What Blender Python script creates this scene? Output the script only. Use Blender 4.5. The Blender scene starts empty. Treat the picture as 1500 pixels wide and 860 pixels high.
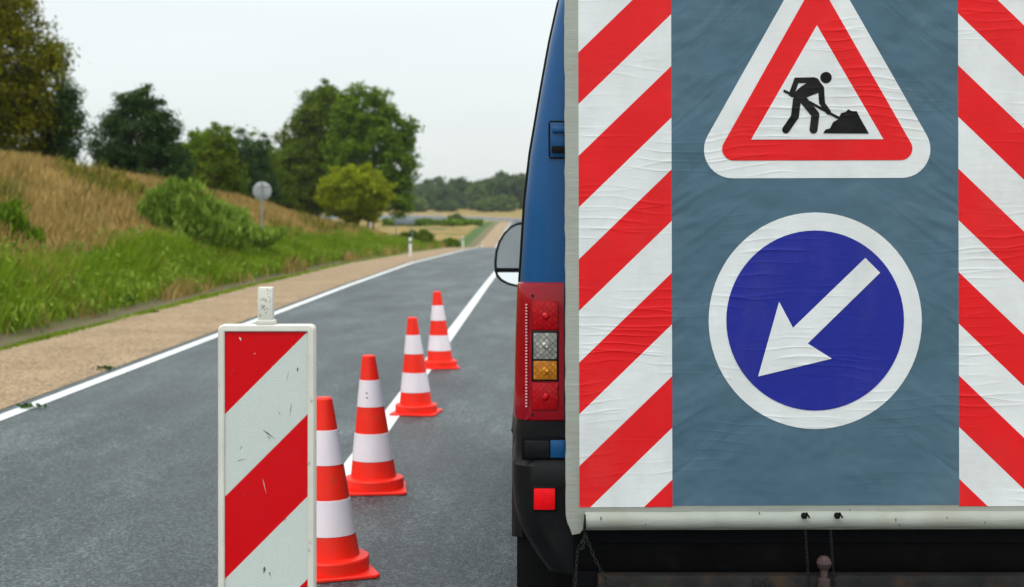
import bpy, bmesh, math, random
import numpy as np
from mathutils import Vector, Matrix, noise
R = math.radians
C = bpy.context.scene.collection
scn = bpy.context.scene
H_CAM = 1.54
# ------------------------------------------------------------------ camera
cam_d = bpy.data.cameras.new('camera'); cam = bpy.data.objects.new('camera', cam_d); C.objects.link(cam)
cam.location = (0, 0, H_CAM); cam.rotation_euler = (R(90), 0, 0)
cam_d.lens = 50; cam_d.sensor_width = 36
cam_d.shift_x = -30/1500; cam_d.shift_y = -118/1500
cam_d.clip_start = .05; cam_d.clip_end = 9000
cam_d.dof.use_dof = True; cam_d.dof.focus_distance = 4.5; cam_d.dof.aperture_fstop = 4.3
scn.camera = cam
# ------------------------------------------------------------------ world: Nishita sky under a bright overcast layer
SUN_EL, SUN_ROT = 52, 205
w = bpy.data.worlds.new('World'); scn.world = w; w.use_nodes = True
nt = w.node_tree; nt.nodes.clear()
def N(nt, t, **k):
    n = nt.nodes.new(t)
    for a, b in k.items(): setattr(n, a, b)
    return n
out = N(nt, 'ShaderNodeOutputWorld'); bg = N(nt, 'ShaderNodeBackground'); bg2 = N(nt, 'ShaderNodeBackground')
sky = N(nt, 'ShaderNodeTexSky', sky_type='NISHITA'); sky.sun_disc = False
sky.sun_elevation = R(SUN_EL); sky.sun_rotation = R(SUN_ROT)
hs = N(nt, 'ShaderNodeHueSaturation'); hs.inputs['Saturation'].default_value = .35; nt.links.new(sky.outputs[0], hs.inputs['Color']); nt.links.new(hs.outputs[0], bg.inputs[0]); bg.inputs[1].default_value = .05
tc = N(nt, 'ShaderNodeTexCoord'); sx = N(nt, 'ShaderNodeSeparateXYZ'); nt.links.new(tc.outputs['Generated'], sx.inputs[0])
grad = N(nt, 'ShaderNodeMapRange'); grad.inputs['From Min'].default_value = 0; grad.inputs['From Max'].default_value = .95
grad.inputs['To Min'].default_value = .60; grad.inputs['To Max'].default_value = 2.1
gm = N(nt, 'ShaderNodeMath', operation='POWER'); gm.inputs[1].default_value = 1.5
gx = N(nt, 'ShaderNodeMath', operation='MAXIMUM'); gx.inputs[1].default_value = 0
nt.links.new(sx.outputs['Z'], gx.inputs[0]); nt.links.new(gx.outputs[0], gm.inputs[0]); nt.links.new(gm.outputs[0], grad.inputs['Value'])
mp = N(nt, 'ShaderNodeMapping'); mp.inputs['Scale'].default_value = (1, 1, 4); nt.links.new(tc.outputs['Generated'], mp.inputs[0])
cn = N(nt, 'ShaderNodeTexNoise'); cn.inputs['Scale'].default_value = 2.2; cn.inputs['Detail'].default_value = 5; nt.links.new(mp.outputs[0], cn.inputs['Vector'])
cr = N(nt, 'ShaderNodeMapRange'); cr.inputs['From Min'].default_value = .3; cr.inputs['From Max'].default_value = .7
cr.inputs['To Min'].default_value = .90; cr.inputs['To Max'].default_value = 1.05; nt.links.new(cn.outputs[0], cr.inputs['Value'])
ml = N(nt, 'ShaderNodeMath', operation='MULTIPLY'); nt.links.new(grad.outputs[0], ml.inputs[0]); nt.links.new(cr.outputs[0], ml.inputs[1])
bg2.inputs[0].default_value = (.935, 1.0, .995, 1); nt.links.new(ml.outputs[0], bg2.inputs[1])
add = N(nt, 'ShaderNodeAddShader'); nt.links.new(bg.outputs[0], add.inputs[0]); nt.links.new(bg2.outputs[0], add.inputs[1])
nt.links.new(add.outputs[0], out.inputs[0])
sd = bpy.data.lights.new('sun', 'SUN'); sd.energy = .9; sd.angle = R(25); sd.color = (1, .97, .92)
so = bpy.data.objects.new('sun', sd); C.objects.link(so); so.location = (-5, -5, 20)
# sun behind and to the left of the camera
az = R(SUN_ROT); dirv = Vector((math.sin(az)*math.cos(R(SUN_EL)), math.cos(az)*math.cos(R(SUN_EL)), math.sin(R(SUN_EL))))
so.rotation_euler = dirv.to_track_quat('Z', 'Y').to_euler()
scn.view_settings.view_transform = 'Standard'; scn.view_settings.look = 'None'
scn.view_settings.gamma = 1; scn.view_settings.use_curve_mapping = False
scn.view_settings.exposure = 0
scn.render.engine = 'CYCLES'

# ------------------------------------------------------------------ material helpers
def new_mat(name):
    m = bpy.data.materials.new(name); m.use_nodes = True
    nt = m.node_tree; b = nt.nodes['Principled BSDF']
    return m, nt, b
def c4(c): return (c[0], c[1], c[2], 1)
def noise_n(nt, coord, scale, detail=3, rough=.55, mscale=None, rot=None, dist=0):
    v = coord
    if mscale or rot:
        mp = N(nt, 'ShaderNodeMapping')
        if rot: mp.vector_type = 'TEXTURE'; mp.inputs['Rotation'].default_value = rot
        if mscale: mp.inputs['Scale'].default_value = tuple(1/q for q in mscale) if rot else mscale
        nt.links.new(coord, mp.inputs[0]); v = mp.outputs[0]
    n = N(nt, 'ShaderNodeTexNoise'); n.inputs['Scale'].default_value = scale; n.inputs['Detail'].default_value = detail
    n.inputs['Roughness'].default_value = rough; n.inputs['Distortion'].default_value = dist
    nt.links.new(v, n.inputs['Vector']); return n.outputs[0]
def ramp(nt, fac, stops, interp='LINEAR'):
    r = N(nt, 'ShaderNodeValToRGB'); r.color_ramp.interpolation = interp
    e = r.color_ramp.elements
    while len(e) < len(stops): e.new(.5)
    for i, (p, c) in enumerate(stops):
        e[i].position = p; e[i].color = c4(c) if not isinstance(c, (int, float)) else (c, c, c, 1)
    nt.links.new(fac, r.inputs[0]); return r.outputs[0]
def mix(nt, f, a, b, mode='MIX'):
    m = N(nt, 'ShaderNodeMix', data_type='RGBA', blend_type=mode)
    for s, v in ((0, f), (6, a), (7, b)):
        if hasattr(v, 'links'): nt.links.new(v, m.inputs[s])
        elif s == 0: m.inputs[0].default_value = v
        else: m.inputs[s].default_value = c4(v)
    return m.outputs[2]
def math_n(nt, op, a, b=0, clamp=False):
    m = N(nt, 'ShaderNodeMath', operation=op); m.use_clamp = clamp
    for s, v in ((0, a), (1, b)):
        if hasattr(v, 'links'): nt.links.new(v, m.inputs[s])
        else: m.inputs[s].default_value = v
    return m.outputs[0]
def bump(nt, b, h, strength=.3, dist=.01):
    n = N(nt, 'ShaderNodeBump'); n.inputs['Strength'].default_value = strength; n.inputs['Distance'].default_value = dist
    nt.links.new(h, n.inputs['Height']); nt.links.new(n.outputs[0], b.inputs['Normal'])
def obj_co(nt): return N(nt, 'ShaderNodeTexCoord').outputs['Object']

def plain(name, col, rough=.5, metal=0, var=.12, vs=8, dirt=None, bmp=.0, bs=60, coat=0, spec=.5):
    m, nt, b = new_mat(name); co = obj_co(nt)
    n = noise_n(nt, co, vs, 5, .6)
    lo = tuple(v*(1-var) for v in col); hi = tuple(min(1, v*(1+var)) for v in col)
    c = ramp(nt, n, [(.3, lo), (.7, hi)])
    if dirt:
        f = ramp(nt, noise_n(nt, co, dirt[1], 8, .7), [(dirt[2], 0.0), (dirt[2]+.12, dirt[3])])
        c = mix(nt, f, c, dirt[0])
    nt.links.new(c, b.inputs['Base Color'])
    b.inputs['Roughness'].default_value = rough; b.inputs['Metallic'].default_value = metal
    b.inputs['Coat Weight'].default_value = coat; b.inputs['Coat Roughness'].default_value = .08
    b.inputs['Specular IOR Level'].default_value = spec
    if bmp: bump(nt, b, noise_n(nt, co, bs, 4, .6), bmp, .003)
    return m

def vinyl(name, col, kind='stripe', rough=.5):
    """plasticised cloth with creases; all board parts share one local frame so creases run across the prints"""
    m, nt, b = new_mat(name); co = obj_co(nt)
    g = noise_n(nt, co, 5, 6, .65)
    c = ramp(nt, g, [(.3, tuple(v*.9 for v in col)), (.7, tuple(min(1, v*1.06) for v in col))])
    # grime specks and scuffs
    f = ramp(nt, noise_n(nt, co, 26, 8, .75), [(.68, 0.0), (.76, .45)])
    c = mix(nt, f, c, tuple(v*.45+.01 for v in col))
    f2 = ramp(nt, noise_n(nt, co, 3.1, 7, .7, mscale=(1.2, 1, .8)), [(.50, 0.0), (.72, .6 if kind == 'border' else (.18 if min(col) > .3 else .06))])
    c = mix(nt, f2, c, (.30, .27, .21))
    nt.links.new(c, b.inputs['Base Color']); b.inputs['Roughness'].default_value = rough; b.inputs['Specular IOR Level'].default_value = .28
    sx = N(nt, 'ShaderNodeSeparateXYZ'); nt.links.new(co, sx.inputs[0]); X_, Z_ = sx.outputs['X'], sx.outputs['Z']
    # long, nearly horizontal creases: folded lines of a warped height coordinate, gated so they come and go
    def creases(freq, warp, sc, seed, sharp, g0, g1):
        wn = noise_n(nt, co, sc, 2, .5, mscale=(.75, 1+seed, .6))
        t = math_n(nt, 'ADD', math_n(nt, 'MULTIPLY', Z_, freq), math_n(nt, 'MULTIPLY', wn, warp))
        r = math_n(nt, 'ABSOLUTE', math_n(nt, 'SINE', math_n(nt, 'ADD', t, seed)))
        r = math_n(nt, 'POWER', math_n(nt, 'SUBTRACT', 1, r), sharp)
        return math_n(nt, 'MULTIPLY', r, ramp(nt, noise_n(nt, co, 1, 2, .5, mscale=(2.4, 1+seed, 6)), [(g0, 0.0), (g1, 1.0)]))
    c1 = creases(44, 11, 1.7, .3, 4.5, .50, .64); c2 = creases(95, 17, 2.3, 1.9, 2.6, .49, .62)
    fine = noise_n(nt, co, 1.0, 4, .6, mscale=(10, 1, 50), dist=.3)
    soft = noise_n(nt, co, 3.2, 3, .5)
    if kind == 'cloth':
        ax = math_n(nt, 'ABSOLUTE', X_); cb = N(nt, 'ShaderNodeCombineXYZ'); nt.links.new(ax, cb.inputs[0]); nt.links.new(Z_, cb.inputs[2])
        fold = noise_n(nt, cb.outputs[0], 1.0, 2, .5, mscale=(2.6, 1, 10), rot=(0, R(36), 0), dist=.7)
        fold2 = noise_n(nt, co, 1.0, 2, .5, mscale=(3, 1, 6), rot=(0, R(-30), 0), dist=.5)
        gate = ramp(nt, math_n(nt, 'ADD', ax, math_n(nt, 'MULTIPLY', soft, .35)), [(.28, .12), (.62, 1.0)])
        h = math_n(nt, 'ADD', math_n(nt, 'MULTIPLY', math_n(nt, 'MULTIPLY', fold, gate), 1.1), math_n(nt, 'MULTIPLY', fold2, .75))
        h = math_n(nt, 'ADD', h, math_n(nt, 'MULTIPLY', c2, .05))
        h = math_n(nt, 'ADD', h, math_n(nt, 'MULTIPLY', soft, 2.2)); bump(nt, b, h, .40, .03)
    else:
        k1, k2, k3 = (.28, .30, .20) if kind == 'stripe' else (.0, .10, .55)
        h = math_n(nt, 'ADD', math_n(nt, 'MULTIPLY', c1, k1), math_n(nt, 'ADD', math_n(nt, 'MULTIPLY', c2, k2), math_n(nt, 'MULTIPLY', fine, k3)))
        h = math_n(nt, 'ADD', h, math_n(nt, 'MULTIPLY', soft, 1.0)); bump(nt, b, h, .5, .0085)
    return m

M = {}
M['v_red'] = vinyl('vinyl_red', (.74, .006, .010)); M['v_white'] = vinyl('vinyl_white', (.72, .75, .76))
M['v_blue'] = vinyl('vinyl_blue', (.010, .018, .27)); M['v_black'] = vinyl('vinyl_black', (.009, .009, .010)); M['v_black'].node_tree.nodes['Principled BSDF'].inputs['Specular IOR Level'].default_value = .12
M['v_cloth'] = vinyl('tarpaulin_slate', (.068, .136, .19), 'cloth', .5)
M['v_border'] = vinyl('tarpaulin_edge', (.345, .365, .325), 'border', .55)
M['paint_blue'] = plain('van_paint_blue', (.002, .068, .205), .38, 0, .10, 2, ((.02, .05, .09), 5, .6, .2), 0, coat=.3, spec=.2)
M['black_plastic'] = plain('black_plastic', (.0055, .0055, .0065), .42, 0, .25, 14, ((.025, .023, .02), 9, .55, .2), .35, 90, spec=.18)
M['black_rubber'] = plain('black_rubber', (.007, .007, .0075), .7, 0, .2, 20, spec=.12)
M['dark_gap'] = plain('dark_underside', (.004, .004, .005), .8, spec=.1)
M['underbody'] = plain('dirty_underbody', (.0035, .0035, .004), .7, 0, .3, 9, ((.012, .010, .008), 7, .55, .4), .3, 40, spec=.03)
M['lamp_red'] = plain('lamp_red', (.29, .001, .009), .10, 0, .08, 20, ((.12, .03, .03), 12, .62, .2), coat=.1, spec=.35)
M['refl_red'] = plain('reflector_red', (.85, .003, .008), .2, 0, .1, 90, None, .3, 220, spec=.2)
M['steel_rust'] = plain('rusty_steel', (.016, .016, .016), .7, .1, .4, 9, ((.05, .028, .015), 6, .52, .8), .5, 50, spec=.2)
M['steel_dark'] = plain('chain_steel', (.03, .03, .03), .5, .6, .2, 40)
M['grey_metal'] = plain('galvanised_steel', (.30, .32, .33), .45, .6, .1, 10)
M['glass_dark'] = plain('dark_window_glass', (.015, .02, .022), .05, 0, .05, 4)
M['cone_orange'] = plain('cone_orange', (.90, .022, .008), .45, spec=.3, metal=0, var=.06, vs=6, dirt=((.30, .07, .04), 12, .56, .45), bmp=.1, bs=60)#, 0, .06, 6, ((.35, .06, .03), 16, .62, .5), .1, 60)
M['cone_white'] = plain('cone_reflective_white', (.80, .71, .76), .35, 0, .04, 8, ((.35, .30, .30), 15, .66, .6), .15, 160)
M['board_white'] = plain('board_plastic_white', (.64, .63, .56), .5, 0, .07, 9, ((.10, .09, .075), 30, .60, .8), .1, 60)
M['wheel_rim'] = plain('wheel_rim', (.35, .35, .36), .4, .7)

def sheet_mat(name, col, s=260, scuff=True):
    m, nt, b = new_mat(name); co = obj_co(nt)
    v = N(nt, 'ShaderNodeTexVoronoi'); v.inputs['Scale'].default_value = s; nt.links.new(co, v.inputs['Vector'])
    c = ramp(nt, v.outputs[0], [(.1, col), (.8, tuple(x*.86 for x in col))])
    f = ramp(nt, noise_n(nt, co, 2.4, 6, .6), [(.45, 0.0), (.8, .3)])
    c = mix(nt, f, c, tuple(x*.75+.02 for x in col))
    if scuff:
        f = ramp(nt, noise_n(nt, co, 10, 6, .75, mscale=(3.4, 1, 1.0), rot=(0, R(38), 0)), [(.655, 0.0), (.68, .8)])
        c = mix(nt, f, c, (.09, .09, .09))
    nt.links.new(c, b.inputs['Base Color']); b.inputs['Roughness'].default_value = .42; b.inputs['Specular IOR Level'].default_value = .15
    bump(nt, b, v.outputs[0], .08, .001); return m
M['s_red'] = sheet_mat('reflective_sheet_red', (.66, .001, .006)); M['s_white'] = sheet_mat('reflective_sheet_white', (.60, .66, .62))

def lens_mat(name, col, s=70, tint=.5):
    m, nt, b = new_mat(name); co = obj_co(nt)
    mp = N(nt, 'ShaderNodeMapping'); mp.inputs['Rotation'].default_value = (0, R(45), 0); nt.links.new(co, mp.inputs[0])
    ck = N(nt, 'ShaderNodeTexVoronoi', distance='CHEBYCHEV'); ck.inputs['Scale'].default_value = s; ck.inputs['Randomness'].default_value = .12
    nt.links.new(mp.outputs[0], ck.inputs['Vector'])
    c = ramp(nt, ck.outputs[0], [(.1, tuple(min(1, x*1.5) for x in col)), (.5, tuple(x*tint for x in col))])
    nt.links.new(c, b.inputs['Base Color']); b.inputs['Roughness'].default_value = .12; b.inputs['Metallic'].default_value = .0
    b.inputs['Specular IOR Level'].default_value = .25
    bump(nt, b, ck.outputs[0], .6, .004); return m
M['lens_red'] = lens_mat('lens_red', (.50, .001, .006), 70, .5); M['lens_clear'] = lens_mat('lens_clear', (.50, .50, .45), 70, .18); M['lens_amber'] = lens_mat('lens_amber', (.88, .27, .02), 70, .3)

M['prism'] = plain('prism_dots', (.75, .35, .36), .15)
M['scuff'] = plain('scuff_dark', (.07, .08, .08), .8)
M['speck'] = plain('brown_dirt', (.16, .06, .05), .8)
M['ball'] = plain('tow_ball_steel', (.075, .05, .048), .6, .2, .35, 30, spec=.2)
def mirror_mat():
    m, nt, b = new_mat('mirror_glass'); co = obj_co(nt)
    nt.links.new(ramp(nt, noise_n(nt, co, 6), [(.3, (.86, .90, .92)), (.7, (.9, .94, .95))]), b.inputs['Base Color'])
    b.inputs['Metallic'].default_value = 1; b.inputs['Roughness'].default_value = .06; return m
M['mirror'] = mirror_mat()

def asphalt():
    m, nt, b = new_mat('asphalt'); co = obj_co(nt)
    base = ramp(nt, noise_n(nt, co, .8, 6, .68, mscale=(1.5, .45, 1)), [(.34, (.024, .033, .037)), (.5, (.041, .054, .059)), (.68, (.085, .106, .112))])
    mid = ramp(nt, noise_n(nt, co, 22, 5, .8), [(.3, .5), (.7, 1.45)])
    c = mix(nt, 1, base, mid, 'MULTIPLY')
    v = N(nt, 'ShaderNodeTexVoronoi'); v.inputs['Scale'].default_value = 95; nt.links.new(co, v.inputs['Vector'])
    sp = ramp(nt, v.outputs['Color'], [(.3, .4), (.6, 1.0), (.85, 2.3)])
    c = mix(nt, 1, c, sp, 'MULTIPLY')
    nt.links.new(c, b.inputs['Base Color'])
    rg = ramp(nt, noise_n(nt, co, .4, 4, .6, mscale=(2, .3, 1)), [(.3, .62), (.7, .45)]); nt.links.new(rg, b.inputs['Roughness'])
    b.inputs['Specular IOR Level'].default_value = .5
    h = math_n(nt, 'ADD', math_n(nt, 'MULTIPLY', v.outputs[0], 1.0), noise_n(nt, co, 60, 4, .7))
    bump(nt, b, h, .7, .006); return m
M['asphalt'] = asphalt()
def road_paint():
    m, nt, b = new_mat('road_paint'); co = obj_co(nt)
    c = ramp(nt, noise_n(nt, co, 7, 8, .7), [(.25, (.55, .56, .55)), (.6, (.72, .73, .72))])
    f = ramp(nt, noise_n(nt, co, 60, 6, .8), [(.54, 0.0), (.70, .6)])
    nt.links.new(mix(nt, f, c, (.15, .16, .17)), b.inputs['Base Color']); b.inputs['Roughness'].default_value = .6
    bump(nt, b, noise_n(nt, co, 90, 4, .7), .4, .004); return m
M['road_paint'] = road_paint()
def gravel():
    m, nt, b = new_mat('gravel'); co = obj_co(nt)
    base = ramp(nt, noise_n(nt, co, .9, 5, .6), [(.3, (.27, .178, .098)), (.7, (.38, .262, .150))])
    v = N(nt, 'ShaderNodeTexVoronoi'); v.inputs['Scale'].default_value = 42; nt.links.new(co, v.inputs['Vector'])
    c = mix(nt, 1, base, ramp(nt, v.outputs['Color'], [(.2, .5), (.5, 1.0), (.9, 1.45)]), 'MULTIPLY')
    nt.links.new(c, b.inputs['Base Color']); b.inputs['Roughness'].default_value = .9
    bump(nt, b, v.outputs[0], .8, .02); return m
M['gravel'] = gravel()
def ground_mat():
    m, nt, b = new_mat('ground'); co = obj_co(nt)
    sx = N(nt, 'ShaderNodeSeparateXYZ'); nt.links.new(co, sx.inputs[0])
    n1 = noise_n(nt, co, .25, 6, .65)
    dry = ramp(nt, n1, [(.3, (.15, .12, .035)), (.55, (.29, .20, .06)), (.75, (.38, .27, .09))])
    dry = mix(nt, ramp(nt, noise_n(nt, co, .09, 4, .5), [(.56, 0.0), (.66, .8)]), dry, (.085, .11, .03))
    fur = ramp(nt, noise_n(nt, co, 3, 6, .8, mscale=(1, .4, 1)), [(.3, .6), (.7, 1.35)])
    dry = mix(nt, 1, dry, fur, 'MULTIPLY')
    green = ramp(nt, noise_n(nt, co, .8, 6, .7), [(.3, (.045, .085, .018)), (.7, (.075, .135, .028))])
    soil = ramp(nt, noise_n(nt, co, 1.6, 5, .7), [(.35, (.18, .13, .085)), (.65, (.13, .13, .05))])
    # verge strip beside the road by lateral distance
    wob = math_n(nt, 'MULTIPLY', math_n(nt, 'SUBTRACT', noise_n(nt, co, .35, 4, .6), .5), 2.4)
    x = math_n(nt, 'ADD', sx.outputs['X'], wob)
    f = N(nt, 'ShaderNodeMapRange'); f.inputs['From Min'].default_value = -8.7; f.inputs['From Max'].default_value = -8.1; nt.links.new(x, f.inputs['Value'])
    g = N(nt, 'ShaderNodeMapRange'); g.inputs['From Min'].default_value = -7.0; g.inputs['From Max'].default_value = -6.6; nt.links.new(sx.outputs['X'], g.inputs['Value'])
    far = N(nt, 'ShaderNodeMapRange'); far.inputs['From Min'].default_value = 255; far.inputs['From Max'].default_value = 270
    far.inputs['To Min'].default_value = 1; far.inputs['To Max'].default_value = 0; nt.links.new(sx.outputs['Y'], far.inputs['Value'])
    c = mix(nt, math_n(nt, 'MULTIPLY', f.outputs[0], far.outputs[0]), dry, green)
    c = mix(nt, math_n(nt, 'MULTIPLY', g.outputs[0], far.outputs[0]), c, soil)
    nt.links.new(c, b.inputs['Base Color']); b.inputs['Roughness'].default_value = .95
    b.inputs['Specular IOR Level'].default_value = .2
    bump(nt, b, noise_n(nt, co, 6, 6, .8), .8, .08); return m
M['ground'] = ground_mat()

def leaf_mat(name, cols, pscale=1.3, trans=.35, rnd=.38):
    """cols: dark, mid, light, accent"""
    m, nt, b = new_mat(name); co = obj_co(nt)
    geo = N(nt, 'ShaderNodeNewGeometry')
    isl = geo.outputs['Random Per Island']
    n = noise_n(nt, co, pscale, 4, .6)
    f = math_n(nt, 'ADD', math_n(nt, 'MULTIPLY', isl, rnd), math_n(nt, 'MULTIPLY', n, 1-rnd))
    c = ramp(nt, f, [(.22, cols[0]), (.48, cols[1]), (.68, cols[2]), (.9, cols[3])])
    nt.links.new(c, b.inputs['Base Color']); b.inputs['Roughness'].default_value = .6; b.inputs['Specular IOR Level'].default_value = .1
    tr = N(nt, 'ShaderNodeBsdfTranslucent'); nt.links.new(c, tr.inputs[0])
    mx = N(nt, 'ShaderNodeMixShader'); mx.inputs[0].default_value = trans
    o = nt.nodes['Material Output']; nt.links.new(b.outputs[0], mx.inputs[1]); nt.links.new(tr.outputs[0], mx.inputs[2]); nt.links.new(mx.outputs[0], o.inputs[0])
    return m
M['leaf_olive'] = leaf_mat('leaves_olive', [(0.03402, 0.04471, 0.00243), (0.1166, 0.1229, 0.003645), (0.2236, 0.2123, 0.006075), (0.3499, 0.2906, 0.01458)])
M['leaf_dark'] = leaf_mat('leaves_dark', [(0.015, 0.035, 0.01), (0.035, 0.075, 0.0175), (0.06875, 0.125, 0.03125), (0.1625, 0.2375, 0.0875)])
M['leaf_mid'] = leaf_mat('leaves_mid', [(0.02886, 0.07056, 0.00432), (0.09838, 0.1833, 0.00756), (0.1968, 0.2985, 0.01296), (0.3147, 0.4341, 0.0216)])
M['leaf_rust'] = leaf_mat('leaves_rust', [(0.02887, 0.06572, 0.00486), (0.09185, 0.1487, 0.00729), (0.1837, 0.2348, 0.01215), (0.3149, 0.2504, 0.0243)])
M['leaf_lime'] = leaf_mat('leaves_lime', [(0.1109, 0.1474, 0.00348), (0.2465, 0.2947, 0.00696), (0.3698, 0.4154, 0.01218), (0.4684, 0.4957, 0.0261)], .9)
M['leaf_willow'] = leaf_mat('leaves_willow', [(0.07069, 0.1391, 0.01652), (0.1697, 0.2656, 0.0303), (0.2828, 0.3922, 0.05508), (0.4524, 0.5313, 0.124)], .9)
M['leaf_far'] = leaf_mat('leaves_far', [(0.0375, 0.075, 0.0225), (0.075, 0.125, 0.035), (0.1125, 0.175, 0.04375), (0.1625, 0.225, 0.0625)], .12)
M['leaf_far_light'] = leaf_mat('leaves_far_light', [(0.07, 0.112, 0.028), (0.112, 0.175, 0.042), (0.154, 0.224, 0.056), (0.196, 0.266, 0.07)], .12)
M['blade_green'] = leaf_mat('grass_green', [(0.07845, 0.1375, 0.006998), (0.168, 0.2749, 0.01166), (0.2914, 0.4019, 0.02566), (0.5155, 0.4864, 0.06998)], .55, .35, .35)
M['blade_dry'] = leaf_mat('grass_dry', [(0.1725, 0.1497, 0.02737), (0.3696, 0.2495, 0.08089), (0.5421, 0.3742, 0.1368), (0.7146, 0.524, 0.2363)], .35, .3, .4)
M['blade_weed'] = leaf_mat('weeds_yellow_green', [(.06, .09, .02), (.13, .15, .02), (.26, .22, .02), (.45, .34, .03)], .5, .3, .5)
M['leaf_weed'] = leaf_mat('weed_leaves', [(0.06006, 0.1168, 0.00924), (0.1561, 0.2551, 0.01848), (0.2643, 0.3613, 0.0462), (0.4805, 0.4463, 0.05544)], .8, .35, .4)
M['bark'] = plain('bark', (.065, .05, .038), .9, 0, .35, 6, None, .6, 30)

# ------------------------------------------------------------------ mesh helpers
class MB:
    def __init__(s): s.v = []; s.f = []; s.m = []
    def add(s, vs, fs, mi=0):
        o = len(s.v); s.v += [tuple(p) for p in vs]; s.f += [tuple(i+o for i in f) for f in fs]; s.m += [mi]*len(fs); return s
    def box(s, x0, x1, y0, y1, z0, z1, bev=0, mi=0, seg=2):
        bm = bmesh.new(); bmesh.ops.create_cube(bm, size=1)
        for v in bm.verts: v.co = Vector(((x0+x1)/2+v.co.x*(x1-x0), (y0+y1)/2+v.co.y*(y1-y0), (z0+z1)/2+v.co.z*(z1-z0)))
        if bev: bmesh.ops.bevel(bm, geom=list(bm.edges), offset=bev, segments=seg, profile=.5, affect='EDGES')
        bm.verts.index_update(); s.add([v.co for v in bm.verts], [[v.index for v in f.verts] for f in bm.faces], mi); bm.free(); return s
    def prism(s, pts, y0, y1, bev=0, mi=0):
        """pts (x,z) counter-clockwise seen from -y; y0 is the front"""
        n = len(pts); vs = [(p[0], y0, p[1]) for p in pts]+[(p[0], y1, p[1]) for p in pts]
        fs = [list(range(n)), list(range(2*n-1, n-1, -1))]+[[i, i+n, (i+1) % n+n, (i+1) % n] for i in range(n)]
        if bev:
            bm = bmesh.new(); bv = [bm.verts.new(v) for v in vs]
            for f in fs: bm.faces.new([bv[i] for i in f])
            bmesh.ops.recalc_face_normals(bm, faces=bm.faces)
            eds = [e for e in bm.edges if abs(e.verts[0].co.y-y0) < 1e-6 and abs(e.verts[1].co.y-y0) < 1e-6]
            bmesh.ops.bevel(bm, geom=eds, offset=bev, segments=2, profile=.5, affect='EDGES')
            bm.verts.index_update(); s.add([v.co for v in bm.verts], [[v.index for v in f.verts] for f in bm.faces], mi); bm.free()
        else: s.add(vs, fs, mi)
        return s
    def tube(s, pts, rs, n=8, cap=True, mi=0):
        pts = [Vector(p) for p in pts]
        if not hasattr(rs, '__len__'): rs = [rs]*len(pts)
        vs = []; fs = []; k = len(pts); up = None
        for i, p in enumerate(pts):
            t = (pts[min(i+1, k-1)]-pts[max(i-1, 0)]).normalized()
            if up is None: up = t.orthogonal().normalized()
            a = (up-t*up.dot(t)).normalized(); up = a; bq = t.cross(a)
            for j in range(n):
                th = 2*math.pi*j/n; vs.append(p+(a*math.cos(th)+bq*math.sin(th))*rs[i])
        for i in range(k-1):
            for j in range(n): fs.append([i*n+j, i*n+(j+1) % n, (i+1)*n+(j+1) % n, (i+1)*n+j])
        if cap: fs.append(list(range(n-1, -1, -1))); fs.append([(k-1)*n+j for j in range(n)])
        return s.add(vs, fs, mi)
    def lathe(s, prof, n=48, shear=(0, 0), mi=0, axis='z', c=(0, 0, 0)):
        vs = []; fs = []; k = len(prof)
        for r, z in prof:
            for j in range(n):
                t = 2*math.pi*j/n
                if axis == 'z': vs.append((c[0]+r*math.cos(t)+shear[0]*z, c[1]+r*math.sin(t)+shear[1]*z, c[2]+z))
                else: vs.append((c[0]+z, c[1]+r*math.cos(t), c[2]+r*math.sin(t)))
        for i in range(k-1):
            for j in range(n): fs.append([i*n+j, i*n+(j+1) % n, (i+1)*n+(j+1) % n, (i+1)*n+j])
        if prof[0][0] > 1e-5: fs.append(list(range(n-1, -1, -1)))
        if prof[-1][0] > 1e-5: fs.append([(k-1)*n+j for j in range(n)])
        return s.add(vs, fs, mi)
    def build(s, name, mat, parent=None, smooth=30, flip=True):
        me = bpy.data.meshes.new(name); me.from_pydata(s.v, [], s.f)
        for m in (mat if isinstance(mat, list) else [mat]): me.materials.append(m)
        for p, i in zip(me.polygons, s.m): p.material_index = i
        bm = bmesh.new(); bm.from_mesh(me)
        if flip: bmesh.ops.recalc_face_normals(bm, faces=bm.faces)
        bm.to_mesh(me); bm.free()
        if smooth:
            me.polygons.foreach_set('use_smooth', [True]*len(me.polygons)); me.set_sharp_from_angle(angle=R(smooth))
        me.update(); o = bpy.data.objects.new(name, me); C.objects.link(o)
        if parent: o.parent = parent
        return o
def quads_obj(name, V, n_per, mat, parent=None):
    """V: (k*n_per,3) numpy array of polygon corners"""
    me = bpy.data.meshes.new(name); nv = len(V); k = nv//n_per
    me.vertices.add(nv); me.vertices.foreach_set('co', V.astype(np.float32).ravel())
    me.loops.add(nv); me.loops.foreach_set('vertex_index', np.arange(nv, dtype=np.int32))
    me.polygons.add(k); me.polygons.foreach_set('loop_start', np.arange(0, nv, n_per, dtype=np.int32))
    me.update(calc_edges=True); me.validate(); me.materials.append(mat)
    o = bpy.data.objects.new(name, me); C.objects.link(o)
    if parent: o.parent = parent
    return o
def thing(name, label, cat, loc=(0, 0, 0), rz=0, group=None):
    o = bpy.data.objects.new(name, None); C.objects.link(o); o.location = loc; o.rotation_euler = (0, 0, rz)
    o.empty_display_size = .2
    return tag(o, label, cat, group)
def tag(o, label, cat, group=None):
    o['label'] = label; o['category'] = cat
    if group: o['group'] = group
    return o
def struct(o, kind='structure'): o['kind'] = kind; return o
def copy_thing(root, loc, rz, label, sc=1):
    r = root.copy(); C.objects.link(r); r.location = loc; r.rotation_euler = (0, 0, rz); r.scale = (sc, sc, sc); r['label'] = label
    for ch in list(root.children):
        c = ch.copy(); C.objects.link(c); c.parent = r
        for g in list(ch.children):
            d = g.copy(); C.objects.link(d); d.parent = c
    return r

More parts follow.
